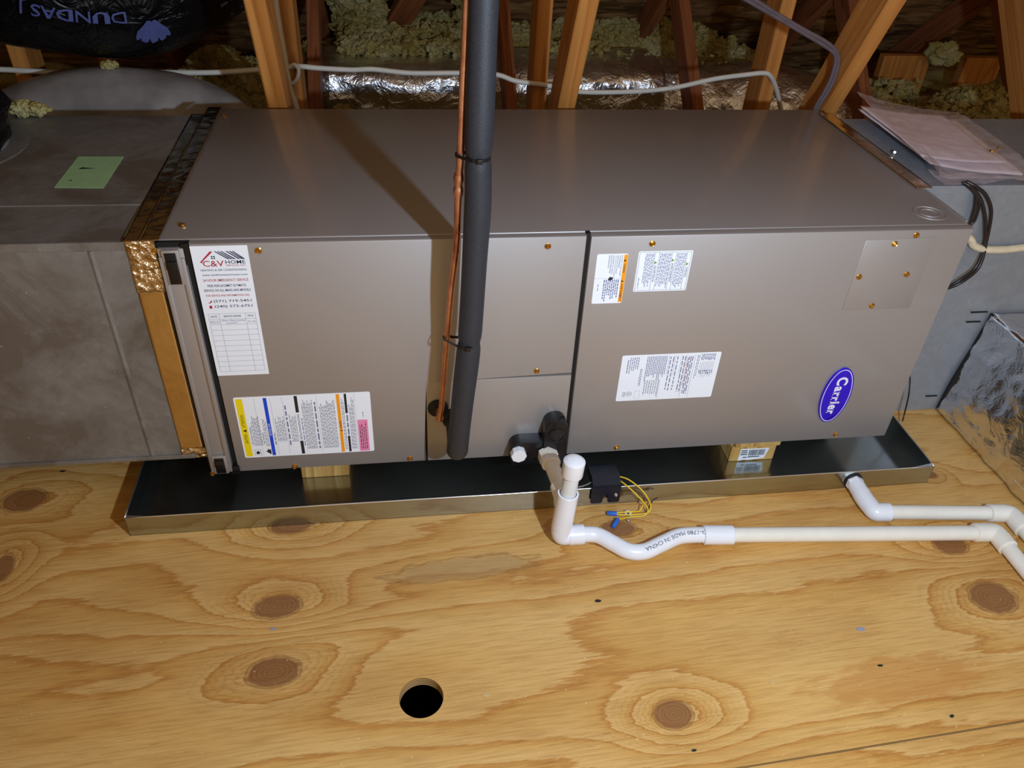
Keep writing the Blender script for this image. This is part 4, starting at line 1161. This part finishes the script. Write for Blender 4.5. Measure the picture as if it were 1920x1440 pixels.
# elbow under the tee
tr0 = at(1090, 1003, 2, 0.0175)
ex = Vector((1, (tr0.y - elb.y) / (tr0.x - elb.x) * 0.6, 0)).normalized()
bm = bmesh.new(); sweep(bm, catmull([elb + up * 0.024, elb + up * 0.012, elb + Vector((0.004, 0, 0.001)), elb + ex * 0.014, elb + ex * 0.024], 6), 0.0170, 24)
tobj('elbow', bm, 'white_pvc', cdn, 'auto')
cyl('elbow_socket', 'white_pvc', cdn, elb + ex * 0.014, elb + ex * 0.042, 0.0180)
trap_px = [(1085, 1000), (1118, 1003), (1150, 1019), (1178, 1033), (1208, 1034), (1240, 1020), (1272, 1006), (1300, 1003), (1325, 1003)]
trap = [at(u, v, 2, 0.0165) for u, v in trap_px]
trap[0] = elb + ex * 0.03
tube('trap', 'white_pvc', cdn, [tuple(p) for p in trap], 0.0141, 24, 8)
ca = at(1318, 1003, 2, 0.0175); cb = at(1374, 1003, 2, 0.0175); re = at(1862, 998, 2, 0.0175)
cyl('coupling', 'white_pvc', cdn, ca, cb, 0.0172)
cyl('pipe', 'cream_pvc', cdn, cb - (cb - ca).normalized() * 0.01, re - Vector((0.015, 0, 0)), R34)
dv = Vector((0.0, -1.0, 0.0))
dx = (re - cb).normalized()
cyl('elbow_socket', 'cream_pvc', cdn, re - dx * 0.036, re - dx * 0.010, 0.0170)
bm = bmesh.new(); sweep(bm, catmull([re - dx * 0.018, re - dx * 0.008, re + dx * 0.002 + dv * 0.002, re + dv * 0.012 + dx * 0.004, re + dv * 0.022 + dx * 0.004], 6), 0.0166, 22); tobj('elbow', bm, 'cream_pvc', cdn, 'auto')
cyl('elbow_socket', 'cream_pvc', cdn, re + dv * 0.014 + dx * 0.004, re + dv * 0.038 + dx * 0.004, 0.0170)
cyl('pipe', 'cream_pvc', cdn, re + dv * 0.034 + dx * 0.004, re + dv * 0.9 + dx * 0.004, R34)

def wrap_text(name, mat, parent, txt, path, r, s0, ang, height, width, flip=False, **k):
    """letters laid on a tube along a dense path; s0 = arc length of the text centre"""
    cum = [0.0]
    for a, b in zip(path[:-1], path[1:]): cum.append(cum[-1] + (b - a).length)
    v, f = fit_text(txt, width, height, **k)
    bm = bmesh.new(); vv = []
    for (p, q) in v:
        if flip: p, q = -p, -q
        s_ = min(max(s0 + p, 0.0), cum[-1] - 1e-6)
        i = max(0, min(len(path) - 2, next((j for j in range(len(cum) - 1) if cum[j + 1] >= s_), len(path) - 2)))
        t = (s_ - cum[i]) / max(1e-9, cum[i + 1] - cum[i]); P = path[i].lerp(path[i + 1], t)
        T = (path[min(i + 2, len(path) - 1)] - path[max(0, i - 1)]).normalized()
        side = Vector((0, 0, 1)).cross(T).normalized(); upv = T.cross(side)
        a = ang + q / r
        vv.append(bm.verts.new(P + (upv * math.cos(a) + side * math.sin(a)) * (r + 0.0003)))
    for fc in f:
        try: bm.faces.new([vv[i] for i in fc])
        except ValueError: pass
    me = bpy.data.meshes.new(name); bm.to_mesh(me); bm.free(); o = mobj(name, me, mat, parent); o['kind'] = 'stuff'; return o
tp = catmull([tuple(p) for p in trap], 8)
tl_ = sum((b - a).length for a, b in zip(tp[:-1], tp[1:]))
wrap_text('printing', 'print_navy', cdn, 'D-1780 MADE IN CHINA', tp, 0.0141, tl_ * 0.735, -0.42, 0.0068, 0.125, True)

# overflow drain from the pan
ofd = thing('overflow_drain', 'white plastic overflow drain leaving the front of the pan at right', 'drain pipe', (1.185, -0.09, 0.0))
F0 = Vector((1.183, py0, 0.0200)); F1 = at(1636, 960, 2, 0.0175)
ad = (F1 - F0).normalized()
cyl('rubber_washer', 'rubber', ofd, F0 - ad * 0.001, F0 + ad * 0.0035, 0.0180)
bm = bmesh.new(); lathe(bm, [(0.0165, 0.003), (0.0165, 0.012), (0.015, 0.013)], F0, ad, 6); tobj('hex_adapter', bm, 'white_pvc', ofd, 'auto')
cyl('adapter_socket', 'white_pvc', ofd, F0 + ad * 0.012, F0 + ad * 0.040, 0.0158)
O2 = at(1876, 962, 2, 0.0175); od = (O2 - F1).normalized()
bm = bmesh.new(); sweep(bm, catmull([F1 - ad * 0.046, F1 - ad * 0.030, F1 - ad * 0.014 + od * 0.002, F1 + od * 0.006, F1 + od * 0.020], 6), 0.0166, 24); tobj('elbow', bm, 'white_pvc', ofd, 'auto')
cyl('elbow_socket', 'white_pvc', ofd, F1 + od * 0.006, F1 + od * 0.032, 0.0172)
cyl('pipe', 'cream_pvc', ofd, F1 + od * 0.028, O2 - od * 0.012, R34)
cyl('elbow_socket', 'cream_pvc', ofd, O2 - od * 0.024, O2 + od * 0.004, 0.0170)
bm = bmesh.new(); sweep(bm, catmull([O2 - od * 0.006, O2 + od * 0.006, O2 + od * 0.016 + dv * 0.004, O2 + od * 0.018 + dv * 0.016, O2 + od * 0.018 + dv * 0.026], 6), 0.0166, 22); tobj('elbow', bm, 'cream_pvc', ofd, 'auto')
cyl('elbow_socket', 'cream_pvc', ofd, O2 + od * 0.018 + dv * 0.018, O2 + od * 0.018 + dv * 0.042, 0.0170)
cyl('pipe', 'cream_pvc', ofd, O2 + od * 0.018 + dv * 0.038, O2 + od * 0.018 + dv * 0.9, R34)

# ================================================================== FLOAT SWITCH
fs = thing('float_switch', 'dark blue-black float switch clipped on the pan rim with yellow wires', 'float switch', (0.695, -0.06, 0.01))
fx0, fx1 = 0.6655, 0.7195
bm = bmesh.new()
prism(bm, [(-0.0665, 0.040), (-0.0665, 0.0560), (-0.050, 0.0640), (-0.018, 0.0600), (-0.018, 0.046), (-0.059, 0.046), (-0.059, 0.040)], 0, fx0 + 0.001, fx1 - 0.001)
tobj('switch_body', bm, 'switch_plastic', fs)
bm = bmesh.new(); xm = (fx0 + fx1) / 2
pts = [(fx0, 0.050), (fx0, 0.014), (fx0 + 0.003, 0.0115), (xm - 0.008, 0.0115), (xm - 0.005, 0.014), (xm - 0.004, 0.031), (xm, 0.034), (xm + 0.004, 0.031), (xm + 0.005, 0.014), (xm + 0.008, 0.0115), (fx1 - 0.003, 0.0115), (fx1, 0.014), (fx1, 0.050)]
prism(bm, pts, 1, -0.0675, -0.0645); tobj('clip', bm, 'switch_plastic', fs)
screw(fs, (fx1 - 0.008, -0.0675, 0.031), me=SCREW2, s=0.75)
yw = [[(0.716, -0.045, 0.056), (0.735, -0.055, 0.055), (0.758, -0.075, 0.044), (0.772, -0.088, 0.022), (0.768, -0.098, 0.012), (0.748, -0.098, 0.008), (0.722, -0.097, 0.008), (0.706, -0.094, 0.009)],
      [(0.716, -0.048, 0.052), (0.730, -0.064, 0.049), (0.750, -0.082, 0.036), (0.766, -0.094, 0.018), (0.760, -0.102, 0.009), (0.738, -0.101, 0.006), (0.715, -0.104, 0.006), (0.706, -0.106, 0.006)],
      [(0.760, -0.084, 0.016), (0.752, -0.092, 0.010), (0.730, -0.094, 0.012), (0.708, -0.092, 0.010)]]
for q in yw: tube('wire', 'wire_yellow', fs, q, 0.00125, 8, 6, True)
tube('wire', 'wire_grey', fs, [(0.705, -0.090, 0.005), (0.720, -0.092, 0.004), (0.745, -0.098, 0.004), (0.766, -0.092, 0.005), (0.775, -0.080, 0.012), (0.782, -0.074, 0.018)], 0.0013, 8, 6, True)
tube('wire', 'cable_dark', fs, [(0.768, -0.090, 0.006), (0.776, -0.080, 0.014), (0.782, -0.076, 0.020), (0.790, -0.072, 0.020)], 0.0011, 8, 6, True)
for (p, q) in (((0.710, -0.093, 0.008), (0.693, -0.088, 0.006)), ((0.709, -0.105, 0.006), (0.696, -0.122, 0.005))):
    a, b = Vector(p), Vector(q)
    bm = bmesh.new(); L = (b - a).length; lathe(bm, [(0.0042, 0), (0.0046, 0.002), (0.0042, L * 0.8), (0.0032, L), (0, L + 0.0006)], a, b - a, 14); tobj('wire_connector', bm, 'nut_blue', fs, 'auto')
bm = bmesh.new(); sweep(bm, catmull([(0.7275, -0.092, 0.002), (0.7275, -0.090, 0.009), (0.734, -0.093, 0.010), (0.736, -0.096, 0.003)], 5), 0.0022, 10); tobj('cable_clamp', bm, 'nylon', fs, True)
screw(fs, (0.7295, -0.104, 0.0008), 'top', SCREW2, 1.05)
tube('float_wire', 'wire_grey', fs, [(0.668, -0.05, 0.05), (0.655, -0.055, 0.0475), (0.632, -0.059, 0.0455)], 0.0014, 8, 5, True)

# ================================================================== CABLES
YC = 0.945
def cable(lab, px, mat, r, name='cable', grp=None, cat='cable', flat=None, n=8):
    pts = [tuple(at(u, v, 1, y)) for (u, v, y) in px]
    bm = bmesh.new(); sweep(bm, catmull(pts, n), r, 10, True, None, flat); o = tobj(name, bm, mat, None, True)
    tag(o, lab, cat, grp); return o
cable('white electrical cable strung along the truss posts behind the cabinet',
      [(-60, 128, YC), (18, 131, YC), (110, 136, YC), (200, 138, YC), (300, 136, YC), (400, 136, YC), (490, 130, YC), (548, 124, YC), (600, 128, YC), (660, 131, YC), (700, 130, YC), (770, 137, YC), (860, 137, YC), (930, 140, YC), (968, 152, YC), (1025, 160, YC - 0.004), (1085, 172, YC), (1180, 172, YC), (1260, 165, YC), (1340, 148, YC), (1400, 140, YC), (1430, 137, YC - 0.004), (1444, 142, YC), (1455, 165, YC + 0.02), (1463, 200, YC + 0.05), (1470, 240, YC + 0.06)],
      'cable_white', 0.0062)
cable('pale cable running down between the two left posts', [(470, -420, 0.93), (497, -160, 0.93), (512, -60, 0.93), (517, 0, 0.93), (524, 50, 0.93), (532, 95, 0.93), (539, 140, 0.93), (546, 172, 0.93), (556, 200, 0.93), (566, 240, 0.93)], 'cable_white', 0.0068)
cable('small loop of pale cable stapled beside the left post', [(541, 128, 0.93), (552, 121, 0.925), (560, 132, 0.925), (557, 148, 0.925), (548, 158, 0.93)], 'cable_white', 0.0045)
for i, (d, lab) in enumerate(((0, 'upper grey thermostat cable draped onto the rear right cabinet corner'), (9, 'lower grey thermostat cable draped onto the rear right cabinet corner'))):
    cable(lab, [(880 - d, -330, 0.30), (1080 - d, -190, 0.38), (1230 - d, -100, 0.44), (1340 - d, -40, 0.50), (1405 - d, -6 + d * .4, 0.53), (1455 - d * .5, 25 + d * .5, 0.56), (1508, 56 + d * .8, 0.58), (1548 - d * .2, 78 + d * .9, 0.59), (1567 - d * .4, 95 + d * .5, 0.595), (1572 - d * .6, 115, 0.60), (1565 - d * .7, 145, 0.605), (1552 - d * .7, 172, 0.61), (1537 - d * .6, 196, 0.615), (1528 - d * .6, 215, 0.62)], 'cable_grey', 0.0042, grp='grey cables at the rear right corner')
# thin dark control wires hanging in front of the right plenum
yw_ = yf2 - 0.010
labs = ['dark control wire nearest the cabinet, hanging over the right plenum', 'middle dark control wire hanging over the right plenum', 'outer dark control wire looping down the right plenum', 'short dark control wire vanishing behind the cabinet corner']
cable(labs[0], [(1808, 342, yw_ + 0.01), (1822, 352, yw_), (1838, 372, yw_), (1846, 400, yw_), (1848, 430, yw_), (1846, 455, yw_), (1840, 480, yw_ - 0.005), (1826, 505, yw_ - 0.01), (1800, 525, yw_ - 0.015), (1776, 538, yw_ - 0.01), (1755, 540, yw_)], 'cable_dark', 0.0032, grp='dark control wires at right')
cable(labs[2], [(1812, 340, yw_ + 0.01), (1830, 350, yw_), (1848, 365, yw_), (1858, 390, yw_), (1857, 415, yw_), (1850, 450, yw_), (1842, 485, yw_ - 0.008), (1830, 508, yw_ - 0.014), (1803, 529, yw_ - 0.02), (1778, 540, yw_ - 0.014), (1756, 543, yw_)], 'cable_dark', 0.0032, grp='dark control wires at right')
cable(labs[1], [(1806, 343, yw_ + 0.01), (1822, 355, yw_), (1832, 368, yw_), (1836, 385, yw_), (1828, 412, yw_), (1818, 424, yw_), (1805, 440, yw_)], 'cable_dark', 0.0028, grp='dark control wires at right')
cable(labs[3], [(1804, 341, yw_ + 0.01), (1820, 350, yw_), (1830, 362, yw_), (1829, 385, yw_), (1822, 410, yw_), (1812, 435, yw_)], 'cable_dark', 0.0028, grp='dark control wires at right')
cable('thin dark wire dropping to the floor beside the right pan corner', [(1706, 695, 0.12), (1706, 720, 0.118), (1703, 745, 0.115), (1696, 775, 0.11), (1692, 790, 0.10)], 'cable_dark', 0.0016)
cable('beige cable stapled across the right plenum', [(1790, 430, yw_ + 0.004), (1818, 447, yw_), (1826, 460, yw_), (1845, 467, yw_), (1880, 468, yw_), (1920, 464, yw_), (1990, 456, yw_)], 'cable_beige', 0.0072)

# ================================================================== DOCUMENT BAG ON THE RIGHT PLENUM
bag = thing('document_bag', 'clear plastic bag of papers lying on the right plenum', 'plastic bag', (1.42, 0.36, 0.523))
def quad_sheet(name, mat, parent, px, z, nu, nv, amp, freq, sd, thick, lift=None):
    c = [at(u, v, 2, z) for u, v in px]
    V = []; F = []
    for lay in (0, 1):
        for j in range(nv + 1):
            for i in range(nu + 1):
                a, b = i / nu, j / nv
                p = (c[0] * (1 - a) + c[1] * a) * (1 - b) + (c[3] * (1 - a) + c[2] * a) * b
                q = p * freq; q.z = sd
                h = amp * (noise.noise(q) + 0.5 * (1 - 2 * abs(noise.noise(q * 2.1)))) + amp * 0.8
                if lift: h += lift(a, b)
                V.append((p.x, p.y, p.z + h + (thick if lay else 0)))
    s_ = (nu + 1) * (nv + 1)
    for j in range(nv):
        for i in range(nu):
            a = j * (nu + 1) + i
            F.append((a, a + nu + 1, a + nu + 2, a + 1)); F.append((a + s_, a + 1 + s_, a + nu + 2 + s_, a + nu + 1 + s_))
    def edge(a, b): F.append((a, b, b + s_, a + s_))
    for i in range(nu): edge(i, i + 1); edge(nv * (nu + 1) + i + 1, nv * (nu + 1) + i)
    for j in range(nv): edge((j + 1) * (nu + 1), j * (nu + 1)); edge(j * (nu + 1) + nu, (j + 1) * (nu + 1) + nu)
    me = bpy.data.meshes.new(name); me.from_pydata(V, [], F); return mobj(name, me, mat, parent, True)
quad_sheet('paper', 'sheet_paper', bag, [(1604, 222), (1788, 232), (1915, 335), (1738, 322)], 0.5226, 30, 24, 0.0018, 9, 1.0, 0.003, lambda a, b: 0.004 + 0.012 * math.exp(-((a + b * .3) / .5) ** 2))
quad_sheet('paper', 'sheet_paper', bag, [(1606, 219), (1760, 226), (1880, 318), (1722, 312)], 0.5300, 30, 24, 0.0018, 8, 4.0, 0.001, lambda a, b: 0.010 + 0.010 * math.exp(-((a + b * .2) / .4) ** 2))
quad_sheet('plastic_film', 'clear_film', bag, [(1597, 204), (1790, 224), (1950, 338), (1735, 335)], 0.536, 70, 60, 0.0040, 18, 7.0, 0.0002, lambda a, b: 0.013 + 0.016 * math.exp(-((a + b * .2) / .3) ** 2) - 0.016 * max(0, b - 0.75) * 4 * (1 if a > 0.1 else 0))
quad_sheet('plastic_film', 'clear_film', bag, [(1735, 322), (1905, 335), (1860, 345), (1770, 350)], 0.523, 40, 10, 0.003, 30, 3.0, 0.0002)
for (u, v, lab) in ((1857, 288, 'gold screw standing left on the bag of papers'), (1869, 283, 'gold screw lying right on the bag of papers')):
    p = at(u, v, 2, 0.549); o = screw(None, (p.x, p.y, 0.5495), 'top', SCREW, 1.2); o.rotation_euler.x += random.uniform(-0.5, 0.5)
    tag(o, lab, 'screw', 'loose gold screws')

# ================================================================== FLEXIBLE AND ROUND DUCTS
def flex_tube(name, lab, mat, pts, r, seg, n, wr, wf, cat='duct'):
    path = catmull(pts, n); bm = bmesh.new()
    sweep(bm, path, r, seg, True, None, lambda t, a: 1 + wr * noise.noise(Vector((math.cos(a) * 1.6, math.sin(a) * 1.6, t * wf))) + wr * 0.5 * noise.noise(Vector((math.cos(a) * 4, math.sin(a) * 4, t * wf * 2.7))))
    t = thing(name, lab, cat, tuple(path[0])); o = tobj('jacket', bm, mat, t, True)
    return t, path
t, p1 = flex_tube('flexible_duct', 'big black plastic jacketed flexible duct overhead at upper left', 'black_jacket',
                  [(-1.4, 0.74, 1.10), (-0.85, 0.80, 0.88), (-0.52, 0.86, 0.755), (-0.28, 0.92, 0.690), (-0.12, 1.00, 0.72), (-0.03, 1.05, 0.84), (0.02, 1.00, 1.02), (0.02, 0.90, 1.25)], 0.165, 40, 14, 0.05, 9)
cl = sum((b - a).length for a, b in zip(p1[:-1], p1[1:]))
def s_at(path, x):
    s_ = 0.0
    for a, b in zip(path[:-1], path[1:]):
        if b.x >= x: return s_
        s_ += (b - a).length
    return s_
wrap_text('printing', 'flex_print', t, 'DUNDAS J', p1, 0.184, s_at(p1, -0.315), -1.80, 0.032, 0.15, True, bold=0.01)
wrap_text('printing', 'flex_print', t, '- - - - -', p1, 0.184, s_at(p1, -0.09), -2.0, 0.006, 0.09, True, bold=0.05)
# fan shaped emblem printed on the jacket
bm = bmesh.new()
def on_tube(path, r, s0, ang):
    acc = 0.0
    for i, (a, b) in enumerate(zip(path[:-1], path[1:])):
        L = (b - a).length
        if acc + L >= s0:
            P = a.lerp(b, (s0 - acc) / L); T = (b - a).normalized(); break
        acc += L
    side = Vector((0, 0, 1)).cross(T).normalized(); upv = T.cross(side)
    return P + (upv * math.cos(ang) + side * math.sin(ang)) * (r + 0.0005)
sc_ = s_at(p1, -0.215)
for k in range(5):
    a = math.radians(50 + k * 20)
    ring = []
    for q in range(10):
        e = 2 * math.pi * q / 10; du, dv_ = 0.020 + 0.018 * math.cos(e), 0.006 * math.sin(e)
        lx = du * math.cos(a) - dv_ * math.sin(a); ly = du * math.sin(a) + dv_ * math.cos(a)
        ring.append(bm.verts.new(on_tube(p1, 0.184, sc_ + lx, -1.90 - 1.5 * ly / 0.178 + 0.04)))
    bm.faces.new(ring)
me = bpy.data.meshes.new('emblem'); bm.to_mesh(me); bm.free(); mobj('emblem', me, 'flex_print', t)['kind'] = 'stuff'

t, p2 = flex_tube('flexible_duct', 'black flexible duct rising from a collar on the left duct', 'black_jacket',
                  [(-0.435, 0.37, 0.525), (-0.430, 0.37, 0.57), (-0.428, 0.372, 0.62), (-0.425, 0.38, 0.68), (-0.42, 0.40, 0.76), (-0.43, 0.42, 0.9), (-0.45, 0.45, 1.2)], 0.118, 36, 12, 0.10, 12)
bm = bmesh.new(); lathe(bm, [(0.150, 0.0), (0.150, 0.002), (0.120, 0.003), (0.116, 0.012), (0.112, 0.012), (0.112, 0.0)], (-0.438, 0.365, zt_ + 0.0016), (0, 0, 1), 48)
tobj('collar_flange', bm, 'galv_dusty', t, 'auto')

def round_duct(name, lab, mat, pts, r, wr, wf, seg=40, n=14, flat=None):
    path = catmull(pts, n); bm = bmesh.new()
    sweep(bm, path, r, seg, True, None, lambda t, a: (1 + wr * noise.noise(Vector((math.cos(a) * 2.2, math.sin(a) * 2.2, t * wf)))) * (1.0 if not flat else (abs(math.cos(a)) ** 4 + abs(math.sin(a)) ** 4) ** -0.25))
    if flat:
        for vtx in bm.verts: vtx.co.z = flat[0] + (vtx.co.z - flat[0]) * flat[1]
    o = tobj(name, bm, mat, None, True); tag(o, lab, 'duct'); return o
a = at(612, 160, 1, 1.63); b = at(1248, 160, 1, 1.63)
round_duct('foil_duct', 'shiny foil wrapped round duct lying behind the cabinet', 'foil_far', [(a.x - 0.02, 1.80, 0.205), (a.x + 0.3, 1.80, 0.205), (b.x - 0.3, 1.80, 0.205), (b.x, 1.80, 0.205)], 0.175, 0.04, 10, 64, 30, (0.205, 0.60))
a2 = at(1268, 150, 1, 1.66)
round_duct('foil_duct', 'dull foil wrapped duct continuing right between two posts', 'foil_far', [(b.x + 0.02, 1.82, 0.13), (b.x + 0.25, 1.80, 0.13), (b.x + 0.45, 1.74, 0.13), (b.x + 0.70, 1.60, 0.08), (b.x + 0.8, 1.50, 0.0)], 0.165, 0.06, 6)
round_duct('grey_duct', 'grey jacketed round duct arching up behind the left duct', 'grey_jacket', [(-0.72, 0.80, 0.05), (-0.60, 0.80, 0.24), (-0.42, 0.82, 0.365), (-0.24, 0.84, 0.388), (-0.08, 0.84, 0.335), (0.02, 0.82, 0.16), (0.05, 0.82, 0.02)], 0.135, 0.06, 9)

# insulation tufts lying behind the left duct
for i, (u, v, s_, lab) in enumerate(((38, 193, 0.017, 'yellow insulation tuft beside the black flexible duct collar'), (72, 206, 0.014, 'yellow insulation tuft on the rear edge of the left duct'), (205, 122, 0.013, 'small yellow tuft sitting on top of the grey arched duct'), (50, 214, 0.010, 'tiny yellow tuft at the foot of the black flexible duct'), (1770, 100, 0.05, 'yellow insulation tuft caught between the two eave boards'))):
    yy = 0.525 if i in (0, 1, 3) else (0.84 if i == 2 else 1.96)
    p = at(u, v, 1, yy)
    bm = bmesh.new(); bmesh.ops.create_icosphere(bm, subdivisions=4, radius=1.0)
    for vtx in bm.verts:
        q = vtx.co.copy(); d = 1 + 0.55 * noise.noise(q * 1.8 + Vector((i * 5, 0, 0))) + 0.3 * noise.noise(q * 5 + Vector((0, i, 0))) + 0.15 * noise.noise(q * 11)
        vtx.co = Vector((q.x * 1.25, q.y * 0.8, q.z * 0.8)) * d * s_ + p
    if i in (0, 1, 3):
        zmin = min(vtx.co.z for vtx in bm.verts)
        bmesh.ops.translate(bm, verts=bm.verts, vec=(0, 0, zt_ + 0.001 - zmin))
    o = tobj('insulation_tuft', bm, 'glass_wool', None, True); tag(o, lab, 'insulation', 'loose insulation tufts')

# ================================================================== SMALL DEBRIS ON THE FLOOR
for (u, v, s_, mat, lab) in ((1615, 1180, 0.007, 'chip_grey', 'pale grey flake on the plywood in front of the right pipes'),
                            (1785, 1343, 0.004, 'chip_black', 'small black chip just above the plywood seam at right'),
                            (1302, 1407, 0.004, 'chip_black', 'small dark chip below the lower right knot'),
                            (512, 1180, 0.004, 'chip_grey', 'tiny grey chip between the two left knots'),
                            (1650, 1248, 0.004, 'chip_black', 'tiny dark chip on the right side of the plywood'),
                            (1121, 1127, 0.005, 'chip_black', 'tiny dark chip in the middle of the plywood'),
                            (912, 1304, 0.005, 'chip_tan', 'pale wood shaving right of the drilled hole'),
                            (1447, 1281, 0.005, 'chip_tan', 'tan wood crumb right of the lower right knot'),
                            (118, 884, 0.004, 'chip_black', 'tiny black chip on the floor under the left duct')):
    p = at(u, v, 2, 0.0); bm = bmesh.new()
    pts = [(p.x + s_ * (0.6 + 0.6 * random.random()) * math.cos(k * 1.05) * 1.2, p.y + s_ * 0.6 * (0.6 + 0.6 * random.random()) * math.sin(k * 1.05)) for k in range(6)]
    prism(bm, pts, 2, 0.0001, 0.0012); o = tobj('debris_chip', bm, mat); tag(o, lab, 'debris', 'debris on the plywood')
